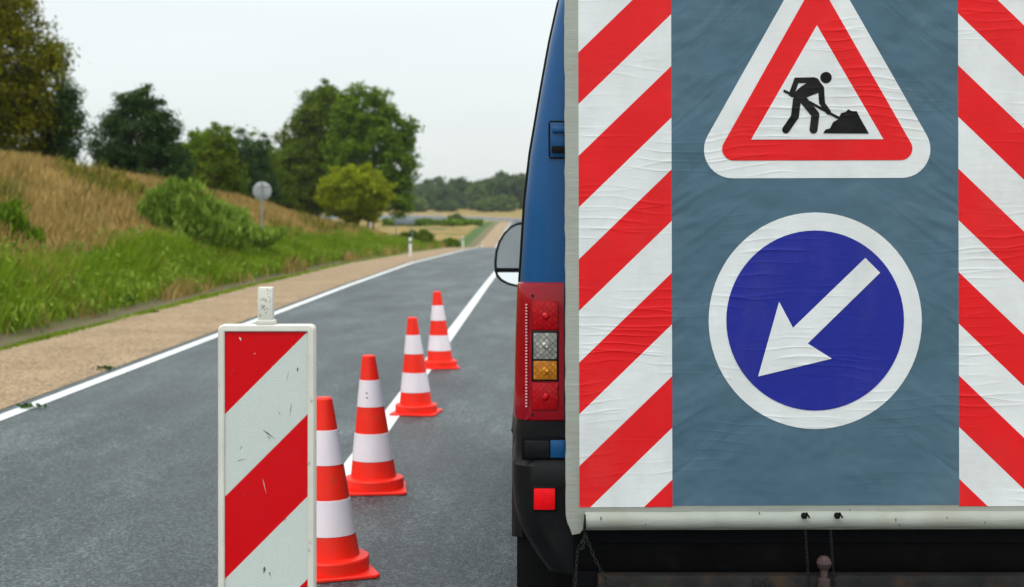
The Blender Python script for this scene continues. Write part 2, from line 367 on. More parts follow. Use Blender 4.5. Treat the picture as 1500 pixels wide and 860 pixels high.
# ------------------------------------------------------------------ terrain functions
RY = [(-400, 0), (30, 0), (45, -.05), (64, -.30), (80, -.53), (101, -.90), (112, -1.3), (122, -1.75), (138, -2.0), (150, -1.92), (180, -1.3), (220, -.5), (260, -.02), (320, .2), (350, .4), (420, 1.6), (500, 3.0), (700, 4), (9000, 4)]
def Rz(y): return np.interp(y, [a for a, b in RY], [b for a, b in RY])
PU = [(0, 0), (5.9, 0), (6.3, -.07), (6.9, .08), (8, .62), (10, 1.55), (13, 2.65), (18, 3.25), (30, 3.8), (60, 4.1), (9000, 4.1)]
HY = [(-400, 1), (44, 1), (53, .92), (62, .84), (75, .68), (90, .42), (100, .25), (112, .10), (130, 0), (9000, 0)]
def T(x, y):
    x = np.asarray(x, float); y = np.asarray(y, float)
    u = -(x-road_dx(y))
    return Rz(y)+np.interp(u, [a for a, b in PU], [b for a, b in PU])*np.interp(y, [a for a, b in HY], [b for a, b in HY])
def road_dx(y): return .0045*(np.clip(y, 0, 60)-20)
def Tz(x, y): return float(T(x, y))
def lump(x, y):
    """small unevenness of the bank, only outside the verge"""
    u = -x
    a = np.clip((u-6.3)/3, 0, 1)
    return a*(.10*np.sin(x*1.1+y*.37)*np.sin(y*.23+1.3)+.07*np.sin(x*2.3-y*.61))
ys = np.concatenate([np.arange(-40, 0, 4), np.arange(0, 60, 1.0), np.arange(60, 160, 2), np.arange(160, 360, 5), [360, 390, 420, 460, 500, 600, 700, 900, 1300]])
xs = np.concatenate([[-1200, -600, -300, -160, -100, -60, -45, -35], np.arange(-30, -14, 1.5), np.arange(-14, -5.5, .5), [-5.6, -5.0, -4.4, -4.15, -3, -1, 1, 2.15, 3, 4, 5.2, 7, 9, 12, 20, 40, 80, 160, 400, 1200]])
X, Y = np.meshgrid(xs, ys)
Xw = X+np.where(np.abs(X) < 60, road_dx(Y), 0)
Z = T(Xw, Y)+lump(X, Y)
Z -= np.where((X > -5.7) & (X < 2.9), .05, 0)
ny, nx = X.shape
V = np.stack([Xw, Y, Z], -1).reshape(-1, 3)
F = [(i*nx+j, i*nx+j+1, (i+1)*nx+j+1, (i+1)*nx+j) for i in range(ny-1) for j in range(nx-1)]
g = MB().add(V.tolist(), F).build('ground', M['ground'], smooth=60); struct(g)
# ------------------------------------------------------------------ road, shoulders, markings
def strip(name, x0, x1, mat, dz, y0=-40, y1=258, edge=0.0, seed=0, n=1):
    yy = ys[(ys >= y0) & (ys <= y1)]
    if edge: yy = np.unique(np.concatenate([yy, np.arange(0, 70, .25)]))
    v = []; rs = np.random.RandomState(seed)
    for y in yy:
        d = float(road_dx(y)); e = edge*(noise.noise(Vector((y*1.7, seed, 0)))+.6*noise.noise(Vector((y*6, seed, 3)))) if edge else 0
        for k in range(n+1):
            xx = x0+e*(k == 0)+(x1-x0-e*(k == 0))*k/n
            v.append((xx+d, y, float(Rz(y))+dz))
    f = [(i*(n+1)+k, i*(n+1)+k+1, (i+1)*(n+1)+k+1, (i+1)*(n+1)+k) for i in range(len(yy)-1) for k in range(n)]
    return v, f
mb = MB(); mb.add(*strip('road', -4.12, 2.15, None, 0))
# bend to the left far away (banked), same road
def arc(cl, half0, half1, dz, bank=.13):
    v = []; P = []
    for k in range(25):
        t = math.pi/2*k/24; P.append((cl-60+60*math.cos(t), 258+60*math.sin(t), t))
    for xx in (-90, -130, -180, -260): P.append((xx, 318, math.pi/2))
    for x, y, t in P:
        ox, oy = math.cos(t), math.sin(t); bk = bank*min(1, t/1.0)
        for s in (-half0, half1):
            px, py = x+ox*s, y+oy*s
            v.append((px, py, float(Rz(py))*.0+float(Rz(y))+dz+bk*(s+3.3)))
    f = [(2*i, 2*i+1, 2*i+3, 2*i+2) for i in range(len(P)-1)]
    return v, f
cl = float(road_dx(100))-1.0
mb.add(*arc(cl, 3.1, 3.15, .02)); struct(mb.build('road', M['asphalt'], smooth=60))
mb = MB(); mb.add(*strip('g', -5.95, -4.12, None, .004, edge=.22, seed=3, n=3)); mb.add(*strip('g', 2.15, 3.3, None, .004))
mb.add(*arc(cl, 4.6, -3.1, .016)); mb.add(*arc(cl, -3.15, 5.2, .016))
# embankment face under the banked bend
va, fa = arc(cl, 4.6, -4.6, .016); lo = [(x, y, z-.35) for x, y, z in va]
vv = []; ff = []
for i in range(0, len(va), 2): vv += [va[i], lo[i]]
ff = [(2*i, 2*i+1, 2*i+3, 2*i+2) for i in range(len(vv)//2-1)]
mb.add(vv, ff)
struct(mb.build('gravel_shoulder', M['gravel'], smooth=60))
mb = MB(); mb.add(*strip('l', -4.02, -3.89, None, .004)); mb.add(*arc(cl, 2.98, -2.86, .026)); struct(mb.build('edge_line', M['road_paint'], smooth=60))
mb = MB(); mb.add(*strip('l', -1.105, -.965, None, .004)); mb.add(*arc(cl, .06, .06, .026)); struct(mb.build('centre_line', M['road_paint'], smooth=60))
mb = MB(); mb.add(*strip('l', 1.87, 2.0, None, .004)); struct(mb.build('edge_line', M['road_paint'], smooth=60))

# ------------------------------------------------------------------ warning board (y = 4.70), everything from photo proportions in metres
BP = 443.2; BC = Vector((.937, 4.70, .48))
def b2(px, py): return ((px-780)/BP-BC.x, H_CAM-(py-312)/BP-BC.z)
board = thing('warning_board', 'large slate blue canvas warning board with red and white stripes hung on van rear', 'warning board', BC)
board.rotation_euler = (0, R(-.15), 0)
xl, zb = b2(829, 741); xr, zt = b2(1561, -100)
TOP = -100
# board body with softened, slightly wavy edge
mb = MB(); pts = []
rs = random.Random(4)
zbot = b2(0, 779)[1]
edge = [b2(829+rs.uniform(-.7, .7), y) for y in range(TOP, 750, 14)]+[b2(829, 755), b2(831, 765), b2(835, 774), b2(838, 783), b2(850, 781), b2(853, 776)]
edge += [b2(1561, 776)]+[b2(1561+rs.uniform(-.7, .7), y) for y in range(750, TOP, -14)]
mb.prism(edge, .0, .045, bev=.004); mb.build('canvas_border', M['v_border'], board, smooth=40)
# rounded hem along the bottom
mb = MB(); x0, z0 = b2(857, 762); x1, _ = b2(1560, 762)
mb.tube([(x0+(x1-x0)*k/30, .010+.001*math.sin(k*1.7), z0+.0008*math.sin(k*.9)) for k in range(31)], .034*.9, n=28); mb.build('bottom_hem', M['v_border'], board, smooth=60)
mb = MB(); mb.box(b2(985, 0)[0]-.001, b2(1405, 0)[0]+.001, -.0015, .002, b2(0, 740)[1], b2(0, TOP+18)[1]); mb.build('canvas_centre', M['v_cloth'], board)
# stripe bands: parallelograms clipped to the band
def clip(poly, a, b, c):   # keep a*x+b*y<=c
    o = []
    for i in range(len(poly)):
        p, q = poly[i], poly[(i+1) % len(poly)]; dp = a*p[0]+b*p[1]-c; dq = a*q[0]+b*q[1]-c
        if dp <= 0: o.append(p)
        if dp*dq < 0: t = dp/(dp-dq); o.append((p[0]+(q[0]-p[0])*t, p[1]+(q[1]-p[1])*t))
    return o
def bands(x0, x1, mirror):
    red = MB(); white = MB(); m = .965
    for k in range(-4, 12):
        for col, off in ((0, 0), (1, 75.7)):
            ya = 76+151.4*(k-1)+off; yb = ya+75.7
            P = [(849, ya), (985, ya-136*m), (985, yb-136*m), (849, yb)]
            P = clip(clip(P, 0, 1, 742), 0, -1, -(TOP+18))
            if len(P) < 3: continue
            if mirror: P = [(2390-p[0], p[1]) for p in P][::-1]
            Q = [b2(*p) for p in P]
            # drop degenerate repeats
            Q = [q for i, q in enumerate(Q) if (Vector(q)-Vector(Q[i-1])).length > 1e-4]
            if len(Q) > 2: (red if col == 0 else white).prism(Q, -.002, .002)
    return red, white
for mir in (False, True):
    r_, w_ = bands(849, 985, mir)
    r = r_.build('stripe_band', M['v_red'], board, smooth=0)
    w_.build('white_stripes', M['v_white'], r, smooth=0)
def rtri(ax, ay, bl, br, by, rad):
    """rounded triangle in photo px"""
    P = [(ax, ay), (bl, by), (br, by)]; o = []
    cx = sum(p[0] for p in P)/3; cy = sum(p[1] for p in P)/3
    for i in range(3):
        p = Vector(P[i]); a = (Vector(P[i-1])-p).normalized(); b = (Vector(P[(i+1) % 3])-p).normalized()
        half = a.angle(b)/2; cen = p+(a+b).normalized()*rad/math.sin(half)
        t0 = p+a*rad/math.tan(half); t1 = p+b*rad/math.tan(half)
        a0 = math.atan2(*(t0-cen).yx); a1 = math.atan2(*(t1-cen).yx); d = (a1-a0+math.pi) % (2*math.pi)-math.pi
        for k in range(13): o.append((cen.x+rad*math.cos(a0+d*k/12), cen.y+rad*math.sin(a0+d*k/12)))
    return o
def put(mb, pts, y0, th=.0012):
    Q = [b2(*p) for p in pts]; A = sum(Q[i-1][0]*Q[i][1]-Q[i][0]*Q[i-1][1] for i in range(len(Q)))
    if A < 0: Q = Q[::-1]
    mb.prism(Q, y0, y0+th)
def slope_tri(by, lx, rx, rad, sl=1.765):
    # bottom line by, extreme rounded side x at lx / rx
    mid = 1198.2; half = math.atan(sl)/2
    ct = lx+rad                                 # centre of the left corner circle
    bl = ct-rad/math.tan(half); br = 2*mid-bl; ay = by-(mid-bl)*sl
    return rtri(mid, ay, bl, br, by, rad)
mb = MB(); put(mb, slope_tri(261, 1032.5, 0, 42), -.0030); tri = mb.build('roadworks_triangle', M['v_white'], board, smooth=0)
mb = MB(); put(mb, slope_tri(235, 1059, 0, 17), -.0045); mb.build('red_border', M['v_red'], tri, smooth=0)
mb = MB(); put(mb, [(1198, 37.5), (1101.5, 204.3), (1294.7, 204.3)], -.0060); mb.build('white_field', M['v_white'], tri, smooth=0)
# worker pictogram (crop pixels / 2.867)
K = .3488
def kp(x, y): return (1000+x*K, y*K)
mb = MB(); lay = [0]
def piece(pts): lay[0] += 1; put(mb, [kp(*p) for p in pts], -.0072-.00008*lay[0], .0011)
def cap(a, b, wd):
    a = Vector(a); b = Vector(b); r = wd/2*1.08; t = math.atan2(b.y-a.y, b.x-a.x); o = []
    for k in range(9): o.append((b.x+r*math.cos(t-math.pi/2+math.pi*k/8), b.y+r*math.sin(t-math.pi/2+math.pi*k/8)))
    for k in range(9): o.append((a.x+r*math.cos(t+math.pi/2+math.pi*k/8), a.y+r*math.sin(t+math.pi/2+math.pi*k/8)))
    piece(o)
piece([(605+24*math.cos(i*math.pi/12), 327+24*math.sin(i*math.pi/12)) for i in range(24)])
piece([(473, 327), (556, 325), (572, 332), (582, 348), (520, 350), (471, 350)])
piece([(548, 326), (566, 328), (596, 366), (598, 380), (570, 392), (528, 408), (505, 432), (468, 432), (470, 392), (500, 364), (530, 346)])
cap((482, 337), (462, 392), 21); cap((457, 395), (463, 400), 17)
cap((584, 372), (588, 432), 23); cap((588, 434), (615, 472), 20)
cap((483, 418), (474, 490), 31); cap((474, 490), (436, 545), 29)
cap((513, 424), (560, 482), 31); cap((560, 482), (552, 545), 31)
cap((431, 383), (470, 402), 10); cap((536, 430), (655, 495), 10)
piece([(593, 560), (602, 545), (621, 540), (634, 514), (655, 502), (668, 476), (688, 471), (697, 460), (713, 468), (733, 468), (748, 498), (784, 562)])
mb.build('worker_pictogram', M['v_black'], tri, smooth=0)
def circ(cx, cy, rx, ry, n=72): return [(cx+rx*math.cos(2*math.pi*i/n), cy+ry*math.sin(2*math.pi*i/n)) for i in range(n)]
mb = MB(); put(mb, circ(1194.7, 469.8, 156, 158.5), -.0030); disc = mb.build('direction_disc', M['v_white'], board, smooth=0)
mb = MB(); put(mb, circ(1194.5, 469.4, 130, 131.8), -.0045); mb.build('blue_field', M['v_blue'], disc, smooth=0)
mb = MB(); put(mb, [(1268, 378), (1289.6, 399.7), (1183.4, 502.9), (1218.7, 525.2), (1110.7, 551), (1141.7, 441.8), (1161.9, 480)], -.0060); mb.build('arrow', M['v_white'], disc, smooth=0)
rs = random.Random(9)
for px, py in ((1055, 748), (1112, 752), (1310, 760), (1316, 768), (880, 757), (945, 766), (1150, 746), (1440, 764), (1385, 757), (1245, 749)):
    x, z = b2(px, py); zc_ = z0; dz_ = z-zc_; yy_ = .010-math.sqrt(max(0, .0306**2-dz_**2))-.0012
    w_, h_ = rs.uniform(.001, .0022), rs.uniform(.005, .016)
    mb = MB(); mb.box(x-w_, x+w_, yy_-.0002, yy_+.003, z-h_/2, z+h_/2, .0005); mb.build('scuff_mark', M['scuff'], board)
for px in (1175, 1223):   # cable knots through the hem
    x, z = b2(px, 752); mb = MB()
    mb.lathe([(0, -.011), (.008, -.009), (.0115, 0), (.009, .008), (0, .011)], 10, c=(x, -.036, z))
    mb.tube([(x, -.036, z), (x+.006, -.045, z+.012), (x+.016, -.043, z-.006)], .003, 6); mb.build('cable_knot', M['black_rubber'], board)
mb = MB(); x, z = b2(857, 765)
mb.tube([(x, -.012, z+.03), (x-.002, -.028, z), (x-.004, -.024, z-.03)], [.002, .0045, .004], 8); mb.build('tie_strap', M['black_rubber'], board)
def link_chain(mb, pts, ln=.014, wr=.0016):
    P = [Vector(p) for p in pts]; acc = []
    for a, b in zip(P, P[1:]):
        n = max(1, int((b-a).length/ln))
        for k in range(n): acc.append((a.lerp(b, k/n), (b-a).normalized()))
    for i, (p, t) in enumerate(acc):
        s = t.orthogonal().normalized(); s = Matrix.Rotation(R(90*(i % 2)+20), 3, t) @ s
        ring = [p+t*math.cos(2*math.pi*q/8)*ln*.62+s*math.sin(2*math.pi*q/8)*ln*.34 for q in range(9)]
        mb.tube(ring, wr, 5, cap=False)
def bl(px, py, dy=0): x, z = b2(px, py); return (x, dy, z)
mb = MB(); link_chain(mb, [bl(858, 783, .0), bl(870, 815, .0), bl(884, 842, .0), bl(903, 880, .0)]); link_chain(mb, [bl(857, 784, .0), bl(848, 800, .0), bl(846, 806, .01), bl(843, 850, .02), bl(842, 880, .02)])
link_chain(mb, [bl(857, 790, 0), bl(853, 802, 0), bl(843, 808, 0)]); mb.build('chain', M['steel_dark'], board)
for a in (1180, 1217):
    mb = MB(); link_chain(mb, [bl(a, 780, .0), bl(a+3, 830, .0), bl(a+6, 880, .0)], .012, .0012); mb.build('chain', M['steel_dark'], board)

# ------------------------------------------------------------------ van
VX, VY = .937, 4.80
van = thing('blue_van', 'blue panel van parked in the right lane carrying the warning board', 'van', (VX, VY, 0))
WZ = [(.30, .93), (.42, .972), (.60, .988), (.82, .992), (1.05, .988), (1.30, .979), (1.58, .962), (1.74, .944), (1.98, .903), (2.13, .876), (2.27, .845), (2.38, .80), (2.46, .74), (2.52, .63), (2.555, .45), (2.57, .2)]
def wv(z): return float(np.interp(z, [a for a, b in WZ], [b for a, b in WZ]))
FZ = [(.30, 4.98), (.6, 5.02), (.95, 4.95), (1.08, 4.80), (1.25, 4.30), (1.34, 4.02), (1.7, 3.62), (2.1, 3.15), (2.3, 2.95), (2.46, 2.7), (2.57, 2.3)]
def vf(z): return float(np.interp(z, [a for a, b in FZ], [b for a, b in FZ]))
def ring(z, off=0, rr=.085):
    wd = wv(z)+off; y1 = vf(z)+off; y0 = -off+max(0, (z-2.3))*.35; o = []
    rf = .28
    for cx, cy, r, a0 in ((-wd+rr, y0+rr, rr, 180), (wd-rr, y0+rr, rr, 270), (wd-rf, y1-rf, rf, 0), (-wd+rf, y1-rf, rf, 90)):
        for k in range(9): t = R(a0+90*k/8); o.append((cx+r*math.cos(t), cy+r*math.sin(t), z))
    return o
zz = [.47, .5, .6, .7, .82, .95, 1.08, 1.2, 1.3, 1.44, 1.58, 1.66, 1.74, 1.86, 1.98, 2.13, 2.2, 2.27, 2.33, 2.38, 2.42, 2.46, 2.50, 2.53, 2.555, 2.57]
mb = MB(); vs = []; n = 36
for z in zz: vs += ring(z)
fs = [[i*n+j, i*n+(j+1) % n, (i+1)*n+(j+1) % n, (i+1)*n+j] for i in range(len(zz)-1) for j in range(n)]
fs += [list(range(n))[::-1], [(len(zz)-1)*n+j for j in range(n)]]
body = mb.add(vs, fs).build('body', M['paint_blue'], van, smooth=50)
def patch(y0, y1, z0, z1, side, off, ny=6, nz=8, slant=0):
    v = []
    for i in range(nz+1):
        z = z0+(z1-z0)*i/nz
        for j in range(ny+1):
            y = y0+(min(y1, vf(z)-.32+.0*slant)-y0)*j/ny; v.append((side*(wv(z)+off), y, z))
    return v, [(i*(ny+1)+j, i*(ny+1)+j+1, (i+1)*(ny+1)+j+1, (i+1)*(ny+1)+j) for i in range(nz) for j in range(ny)]
for s in (-1, 1):
    mb = MB().add(*patch(2.55, 3.9, 1.32, 1.92, s, .004)); mb.build('side_window', M['glass_dark'], body, smooth=60)
    mb = MB(); mb.tube([(s*(wv(z)+.002), .16, z) for z in np.linspace(.9, 2.4, 24)], .007, 6); mb.build('side_trim', M['black_rubber'], body)
    mb = MB(); mb.tube([(s*(wv(z)+.001), .235+.0*z, z) for z in np.linspace(.9, 2.36, 24)], .0045, 6); mb.build('side_trim', M['black_rubber'], body)
    mb = MB(); mb.tube([(s*(wv(.66)+.004), y, .66) for y in (.95, 2.0, 3.2)], .03, 8); mb.build('rub_strip', M['black_plastic'], body)
    # wheels
    for wy in (.93, 4.05):
        mb = MB(); xo = s*.99; dx = -s
        mb.lathe([(.20, 0), (.29, dx*-.0), (.325, dx*.02), (.335, dx*.06), (.335, dx*.16), (.32, dx*.2), (.2, dx*.21)], 48, axis='x', c=(xo, wy, .335)); wh = mb.build('wheel', M['black_rubber'], van)
        mb = MB(); mb.lathe([(.0, dx*.03), (.06, dx*.015), (.14, dx*.05), (.19, dx*.02), (.2, dx*.005), (.2, dx*.03)], 32, axis='x', c=(xo, wy, .335)); mb.build('rim', M['wheel_rim'], wh)
        # dark arch
        mb = MB(); mb.tube([(s*(wv(.5)+.0), wy+.42*math.cos(t), .335+.42*math.sin(t)) for t in np.linspace(0, math.pi, 20)], .035, 8); mb.build('wheel_arch', M['black_plastic'], van)
    mb = MB(); mb.box(min(s*.995, s*.72), max(s*.995, s*.72), .50, .515, .14, .56, .004); mb.build('mud_flap', M['black_rubber'], van)
    mb = MB(); mb.box(s*.55-.16, s*.55+.16, vf(.8)-.03, vf(.8)+.02, .70, .92, .03); mb.build('headlight', M['lens_clear'], van)
# windscreen
v = []; 
for i in range(7):
    z = 1.38+(2.1-1.38)*i/6
    for j in range(9): x = (j/4-1)*(wv(z)-.16); v.append((x, vf(z)+.006, z))
MB().add(v, [(i*9+j, i*9+j+1, (i+1)*9+j+1, (i+1)*9+j) for i in range(6) for j in range(8)]).build('windscreen', M['glass_dark'], van, smooth=60)
MB().box(-.9, .9, vf(.5)-.1, vf(.5)+.05, .32, .62, .04).build('front_bumper', M['black_plastic'], van)
# rear doors seam and windows (behind the board)
MB().box(-.004, .004, -.004, .01, .5, 2.3).build('door_seam', M['dark_gap'], van)
for s in (-1, 1): MB().box(s*.42-.26, s*.42+.26, -.006, .01, 1.35, 1.95, .004).build('rear_window', M['glass_dark'], van)
# door hinge on the left pillar
def v2(px, py, d=4.79): return ((px-780)/2083.3*d-VX, H_CAM-(py-312)/2083.3*d)
x0, z1 = v2(805, 178); x1, z0 = v2(829, 231)
mb = MB(); mb.box(x0, x1+.03, -.006, .03, z0, z1, .006); hp = mb.build('hinge_plate', M['paint_blue'], van)
xa, za = v2(809, 186); xb, zb_ = v2(829, 194)
MB().box(xa, xb+.03, -.018, -.002, zb_, za, .003).build('hinge_arm', M['paint_blue'], hp)
xa, za = v2(808, 214); xb, zb_ = v2(829, 224)
MB().box(xa, xb+.03, -.016, -.002, zb_, za, .003).build('hinge_arm', M['black_rubber'], hp)
mb = MB(); xa, za = v2(806, 178); _, zb_ = v2(0, 231)
mb.tube([(x0-.001, -.004, z0+.004), (x0-.001, -.004, z1-.004)], .003, 6); mb.tube([(x0, -.004, z1), (x1, -.004, z1)], .003, 6); mb.tube([(x0, -.004, z0), (x1, -.004, z0)], .003, 6); mb.build('hinge_gasket', M['black_rubber'], hp)
# tail lamps on both rear corners
def tail(s):
    def q(px, py, d=4.79): x, z = v2(px, py, d); return (x, z)
    zlo, zhi = q(0, 618)[1], q(0, 414)[1]
    lv = []; fs = []; zs = [zlo, zlo+.006, zlo+.02, zlo+.1, zlo+.25, zlo+.38, zhi-.02, zhi-.004, zhi]; ins = [.012, .003, 0, 0, 0, 0, 0, .003, .012]
    nn = 16
    for z, i_ in zip(zs, ins):
        wd = wv(z)+.010-i_; y0 = -.016+i_; rr = .07; xin = q(826, 0)[0]
        row = [(xin, .03), (xin, y0)]+[(-wd+rr+rr*math.cos(t), y0+rr+rr*math.sin(t)) for t in [R(270-90*k/10) for k in range(11)]]+[(-wd, .17), (-wd+.03, .175), (-wd+.08, .1)]
        lv += [(x*(-s), y, z) for x, y in row]
    k = len(row)
    fs = [[a*k+j, a*k+(j+1) % k, (a+1)*k+(j+1) % k, (a+1)*k+j] for a in range(len(zs)-1) for j in range(k)]
    fs += [list(range(k)), [(len(zs)-1)*k+j for j in range(k)]]
    lamp = MB().add(lv, fs).build('tail_lamp', M['lamp_red'], van, smooth=35)
    def lens(a, b, c, d, mat, nm):
        x0, z1 = q(a, b); x1, z0 = q(c, d)
        if s > 0: x0, x1 = -x1, -x0
        MB().box(x0, x1, -.0225, -.010, z0, z1, .004).build(nm, mat, lamp)
    lens(779, 441, 818, 483, M['lens_red'], 'brake_lens'); lens(781, 487, 816, 526, M['lens_clear'], 'reverse_lens')
    lens(781, 528, 816, 556, M['lens_amber'], 'indicator_lens'); lens(779, 560, 818, 600, M['lens_red'], 'fog_lens')
    for py, mt in ((463, 'lens_red'), (506, 'lens_clear'), (543, 'lens_amber'), (581, 'lens_red')):
        x, z = q(799, py); mb = MB(); mb.lathe([(.014, 0), (.011, .004), (.006, .007), (0, .008)], 20, c=(0, 0, 0)); mb.v = [(x*(-s)+a, -.0215-c_, z+b_) for a, b_, c_ in mb.v]; mb.build('bulb_dome', M[mt], lamp, smooth=60)
    # dark outline of the clear and amber windows
    x0, z1 = q(778.5, 484.5); x1, z0 = q(818.5, 558.5)
    if s > 0: x0, x1 = -x1, -x0
    MB().box(x0, x1, -.0195, -.010, z0, z1, .003).build('lens_surround', M['black_plastic'], lamp)
    mb = MB()
    for i in range(34):
        x, z = q(771, 446+i*4.5); x = x*(-s)
        mb.box(x-.0035, x+.0035, -.0255, -.010, z-.0028, z+.0022, .0012)
    mb.build('prism_strip', M['prism'], lamp)
    for py in (433, 607):
        x, z = q(780, py); MB().tube([(x*(-s), -.019, z), (x*(-s), -.010, z)], .0045, 10).build('screw', M['black_rubber'], lamp)
for s in (-1, 1): tail(s)
# bumper
BZ = [(.33, .885), (.37, .915), (.41, .94), (.45, .965), (.49, .983), (.54, .998), (.62, 1.004), (.69, 1.006), (.705, .998), (.76, .996), (.80, .998), (.840, .990)]
mb = MB(); lv = []; row0 = None
for z, wd in BZ:
    row = []; y0 = -.035 if z < .7 else -.024; rr = .09
    for k in range(9): t = R(180+90*k/8); row.append((-wd+rr+rr*math.cos(t), y0+rr+rr*math.sin(t)))
    row += [(wd-rr+rr*math.cos(R(270+90*k/8)), y0+rr+rr*math.sin(R(270+90*k/8))) for k in range(9)]
    row = [(-wd, .42)]+row+[(wd, .42)]
    lv += [(x, y, z) for x, y in row]; k = len(row)
fs = [[a*k+j, a*k+j+1, (a+1)*k+j+1, (a+1)*k+j] for a in range(len(BZ)-1) for j in range(k-1)]
fs += [[(len(BZ)-1)*k+j for j in range(k)], [j for j in range(k)][::-1]]
bumper = mb.add(lv, fs).build('rear_bumper', M['black_plastic'], van, smooth=40)
def bq(px, py): return v2(px, py, 4.765)
for s in (-1, 1):
    def bb(a, b, c, d, y0, y1, mat, nm, bev=.003, par=None):
        x0, z1 = bq(a, b); x1, z0 = bq(c, d)
        if s > 0: x0, x1 = -x1, -x0
        return MB().box(x0, x1, y0, y1, z0, z1, bev).build(nm, mat, par or bumper)
    bb(764, 640, 830, 674, -.030, -.020, M['dark_gap'], 'recess')
    bb(768, 645, 805, 671, -.040, -.020, M['black_plastic'], 'step_pad', .006)
    bb(806, 645, 836, 671, -.034, -.020, M['paint_blue'], 'blue_tow_tab')
    bb(779, 712, 816, 749, -.042, -.03, M['black_rubber'], 'reflector_frame', .003)
    bb(782, 715, 813, 746, -.047, -.03, M['refl_red'], 'rear_reflector', .003)
# dark block for the shaded recess / step beam and tow bar
MB().box(-.80, .80, -.052, .02, .345, .437, .008).build('step_beam', M['underbody'], van)
MB().box(-.80, .90, -.044, .10, .25, .52).build('recess_shade', M['dark_gap'], van)  # near-black box before the bumper; its colour stands in for the recess shade
tb = MB().box(-.72, .95, -.095, -.02, .245, .338, .006).build('tow_bar', M['steel_rust'], van)
x, z = v2(1209, 827, 4.66)
mb = MB(); mb.lathe([(0, .025), (.012, .022), (.021, .013), (.025, 0), (.021, -.013), (.013, -.022), (.012, -.05), (.02, -.052), (.02, -.11), (0, -.112)], 24, c=(x, -.12, z)); mb.build('tow_ball', M['ball'], tb)
mb = MB()
for px in (1106, 1122): xx, z = v2(px, 850, 4.72); mb.tube([(xx, -.11, z), (xx, -.09, z)], .012, 6)
mb.build('bolt', M['steel_rust'], tb)
# door mirrors
def mirror(s):
    d = 8.25
    def q(px, py): return ((px-780)/2083.3*d-VX, H_CAM-(py-312)/2083.3*d)
    out_ = [(766, 325), (757, 326.5), (748, 331), (738, 341), (730, 354), (725.5, 368), (723.8, 384), (724.2, 397), (726.5, 405), (733, 412), (744, 417.5), (756, 420.5), (768, 421)]
    def loop(scl, dx=0):
        cx, cy = 752, 374; P = [(cx+(a-cx)*scl+dx, cy+(b-cy)*scl) for a, b in out_]; P = [q(*p) for p in P]+[q(776, 418), q(776, 328)]
        return P
    y = d-VY
    P = loop(1); Q = P if s < 0 else [(-a, b) for a, b in P]
    vs = []; k = len(Q); cx = sum(p[0] for p in Q)/k; cz = sum(p[1] for p in Q)/k
    for yy, sc in ((0, .97), (.012, 1.0), (.06, .98), (.11, .86), (.14, .6)): vs += [(cx+(a-cx)*sc, y+yy, cz+(b-cz)*sc) for a, b in Q]
    fs = [[a*k+j, a*k+(j+1) % k, (a+1)*k+(j+1) % k, (a+1)*k+j] for a in range(4) for j in range(k)]+[list(range(k)), [4*k+j for j in range(k)]]
    hs = MB().add(vs, fs).build('door_mirror', M['black_rubber'], van, smooth=50)
    def glass(ylo, yhi, nm, tilt):
        G = [(752+(a-752)*.86, 374+(b-374)*.915) for a, b in out_]+[(776, 417), (776, 330)]
        G = clip(clip(G, 0, 1, yhi), 0, -1, -ylo); G = [q(*p) for p in G]
        if s > 0: G = [(-a, b) for a, b in G]
        zc = sum(p[1] for p in G)/len(G); k = len(G); xc = sum(p[0] for p in G)/k
        vs = [(a, y-.012+(b-zc)*tilt[1]+(a-xc)*tilt[0], b) for a, b in G]+[(a, y+.004, b) for a, b in G]
        MB().add(vs, [list(range(k)), list(range(2*k-1, k-1, -1))]+[[i, i+k, (i+1) % k+k, (i+1) % k] for i in range(k)]).build(nm, M['mirror'], hs, smooth=0)
    glass(320, 392.5, 'mirror_glass', (0, -.035)); glass(399, 425, 'wide_angle_glass', (0, .08))
    MB().box(min(s*.93, s*1.0), max(s*.93, s*1.0), y+.02, y+.1, 1.12, 1.22, .01).build('mirror_arm', M['black_rubber'], hs)
for s in (-1, 1): mirror(s)

# ------------------------------------------------------------------ barrier board
bd = thing('barrier_board', 'upright red and white striped board in a scuffed white plastic frame on the road', 'barrier board', (-.686, 3.68, 0))
S = 2083.3/3.66
def q3(px, py): return ((px-391)/S, H_CAM-(py-312)/S)
def rrect(x0, x1, z0, z1, r, n=6):
    o = []
    for cx, cz, a in ((x1-r, z0+r, 270), (x1-r, z1-r, 0), (x0+r, z1-r, 90), (x0+r, z0+r, 180)):
        for k in range(n+1): t = R(a+90*k/n); o.append((cx+r*math.cos(t), cz+r*math.sin(t)))
    return o
ZT = q3(0, 476)[1]; ZB = ZT-1.03
HW = .1245
mb = MB()
outer = rrect(-HW, HW, ZB, ZT, .014); inner = rrect(-HW+.0175, HW-.0175, ZB+.0175, ZT-.018, .003)
k = len(outer); yf, yb, yi = -.02, .018, -.012
def lp(P, y, ins=0): return [(p[0]*(1-ins/HW), y, (p[1]-(ZT+ZB)/2)*(1-ins/.5)+(ZT+ZB)/2) for p in P]
vs = lp(outer, yb)+lp(outer, yf+.006)+lp(outer, yf+.001, .003)+lp(inner, yf, -.003)+lp(inner, yf+.003)+lp(inner, yi)
fs = [[a*k+j, a*k+(j+1) % k, (a+1)*k+(j+1) % k, (a+1)*k+j] for a in range(5) for j in range(k)]+[list(range(k))[::-1], [5*k+j for j in range(k)]]
frm = mb.add(vs, fs).build('frame', M['board_white'], bd, smooth=40)
x0_, x1_ = -HW+.0178, HW-.0178; zt_ = ZT-.0183; zb_ = ZB+.018
red = MB(); white = MB(); m = 1.0
per = .2125
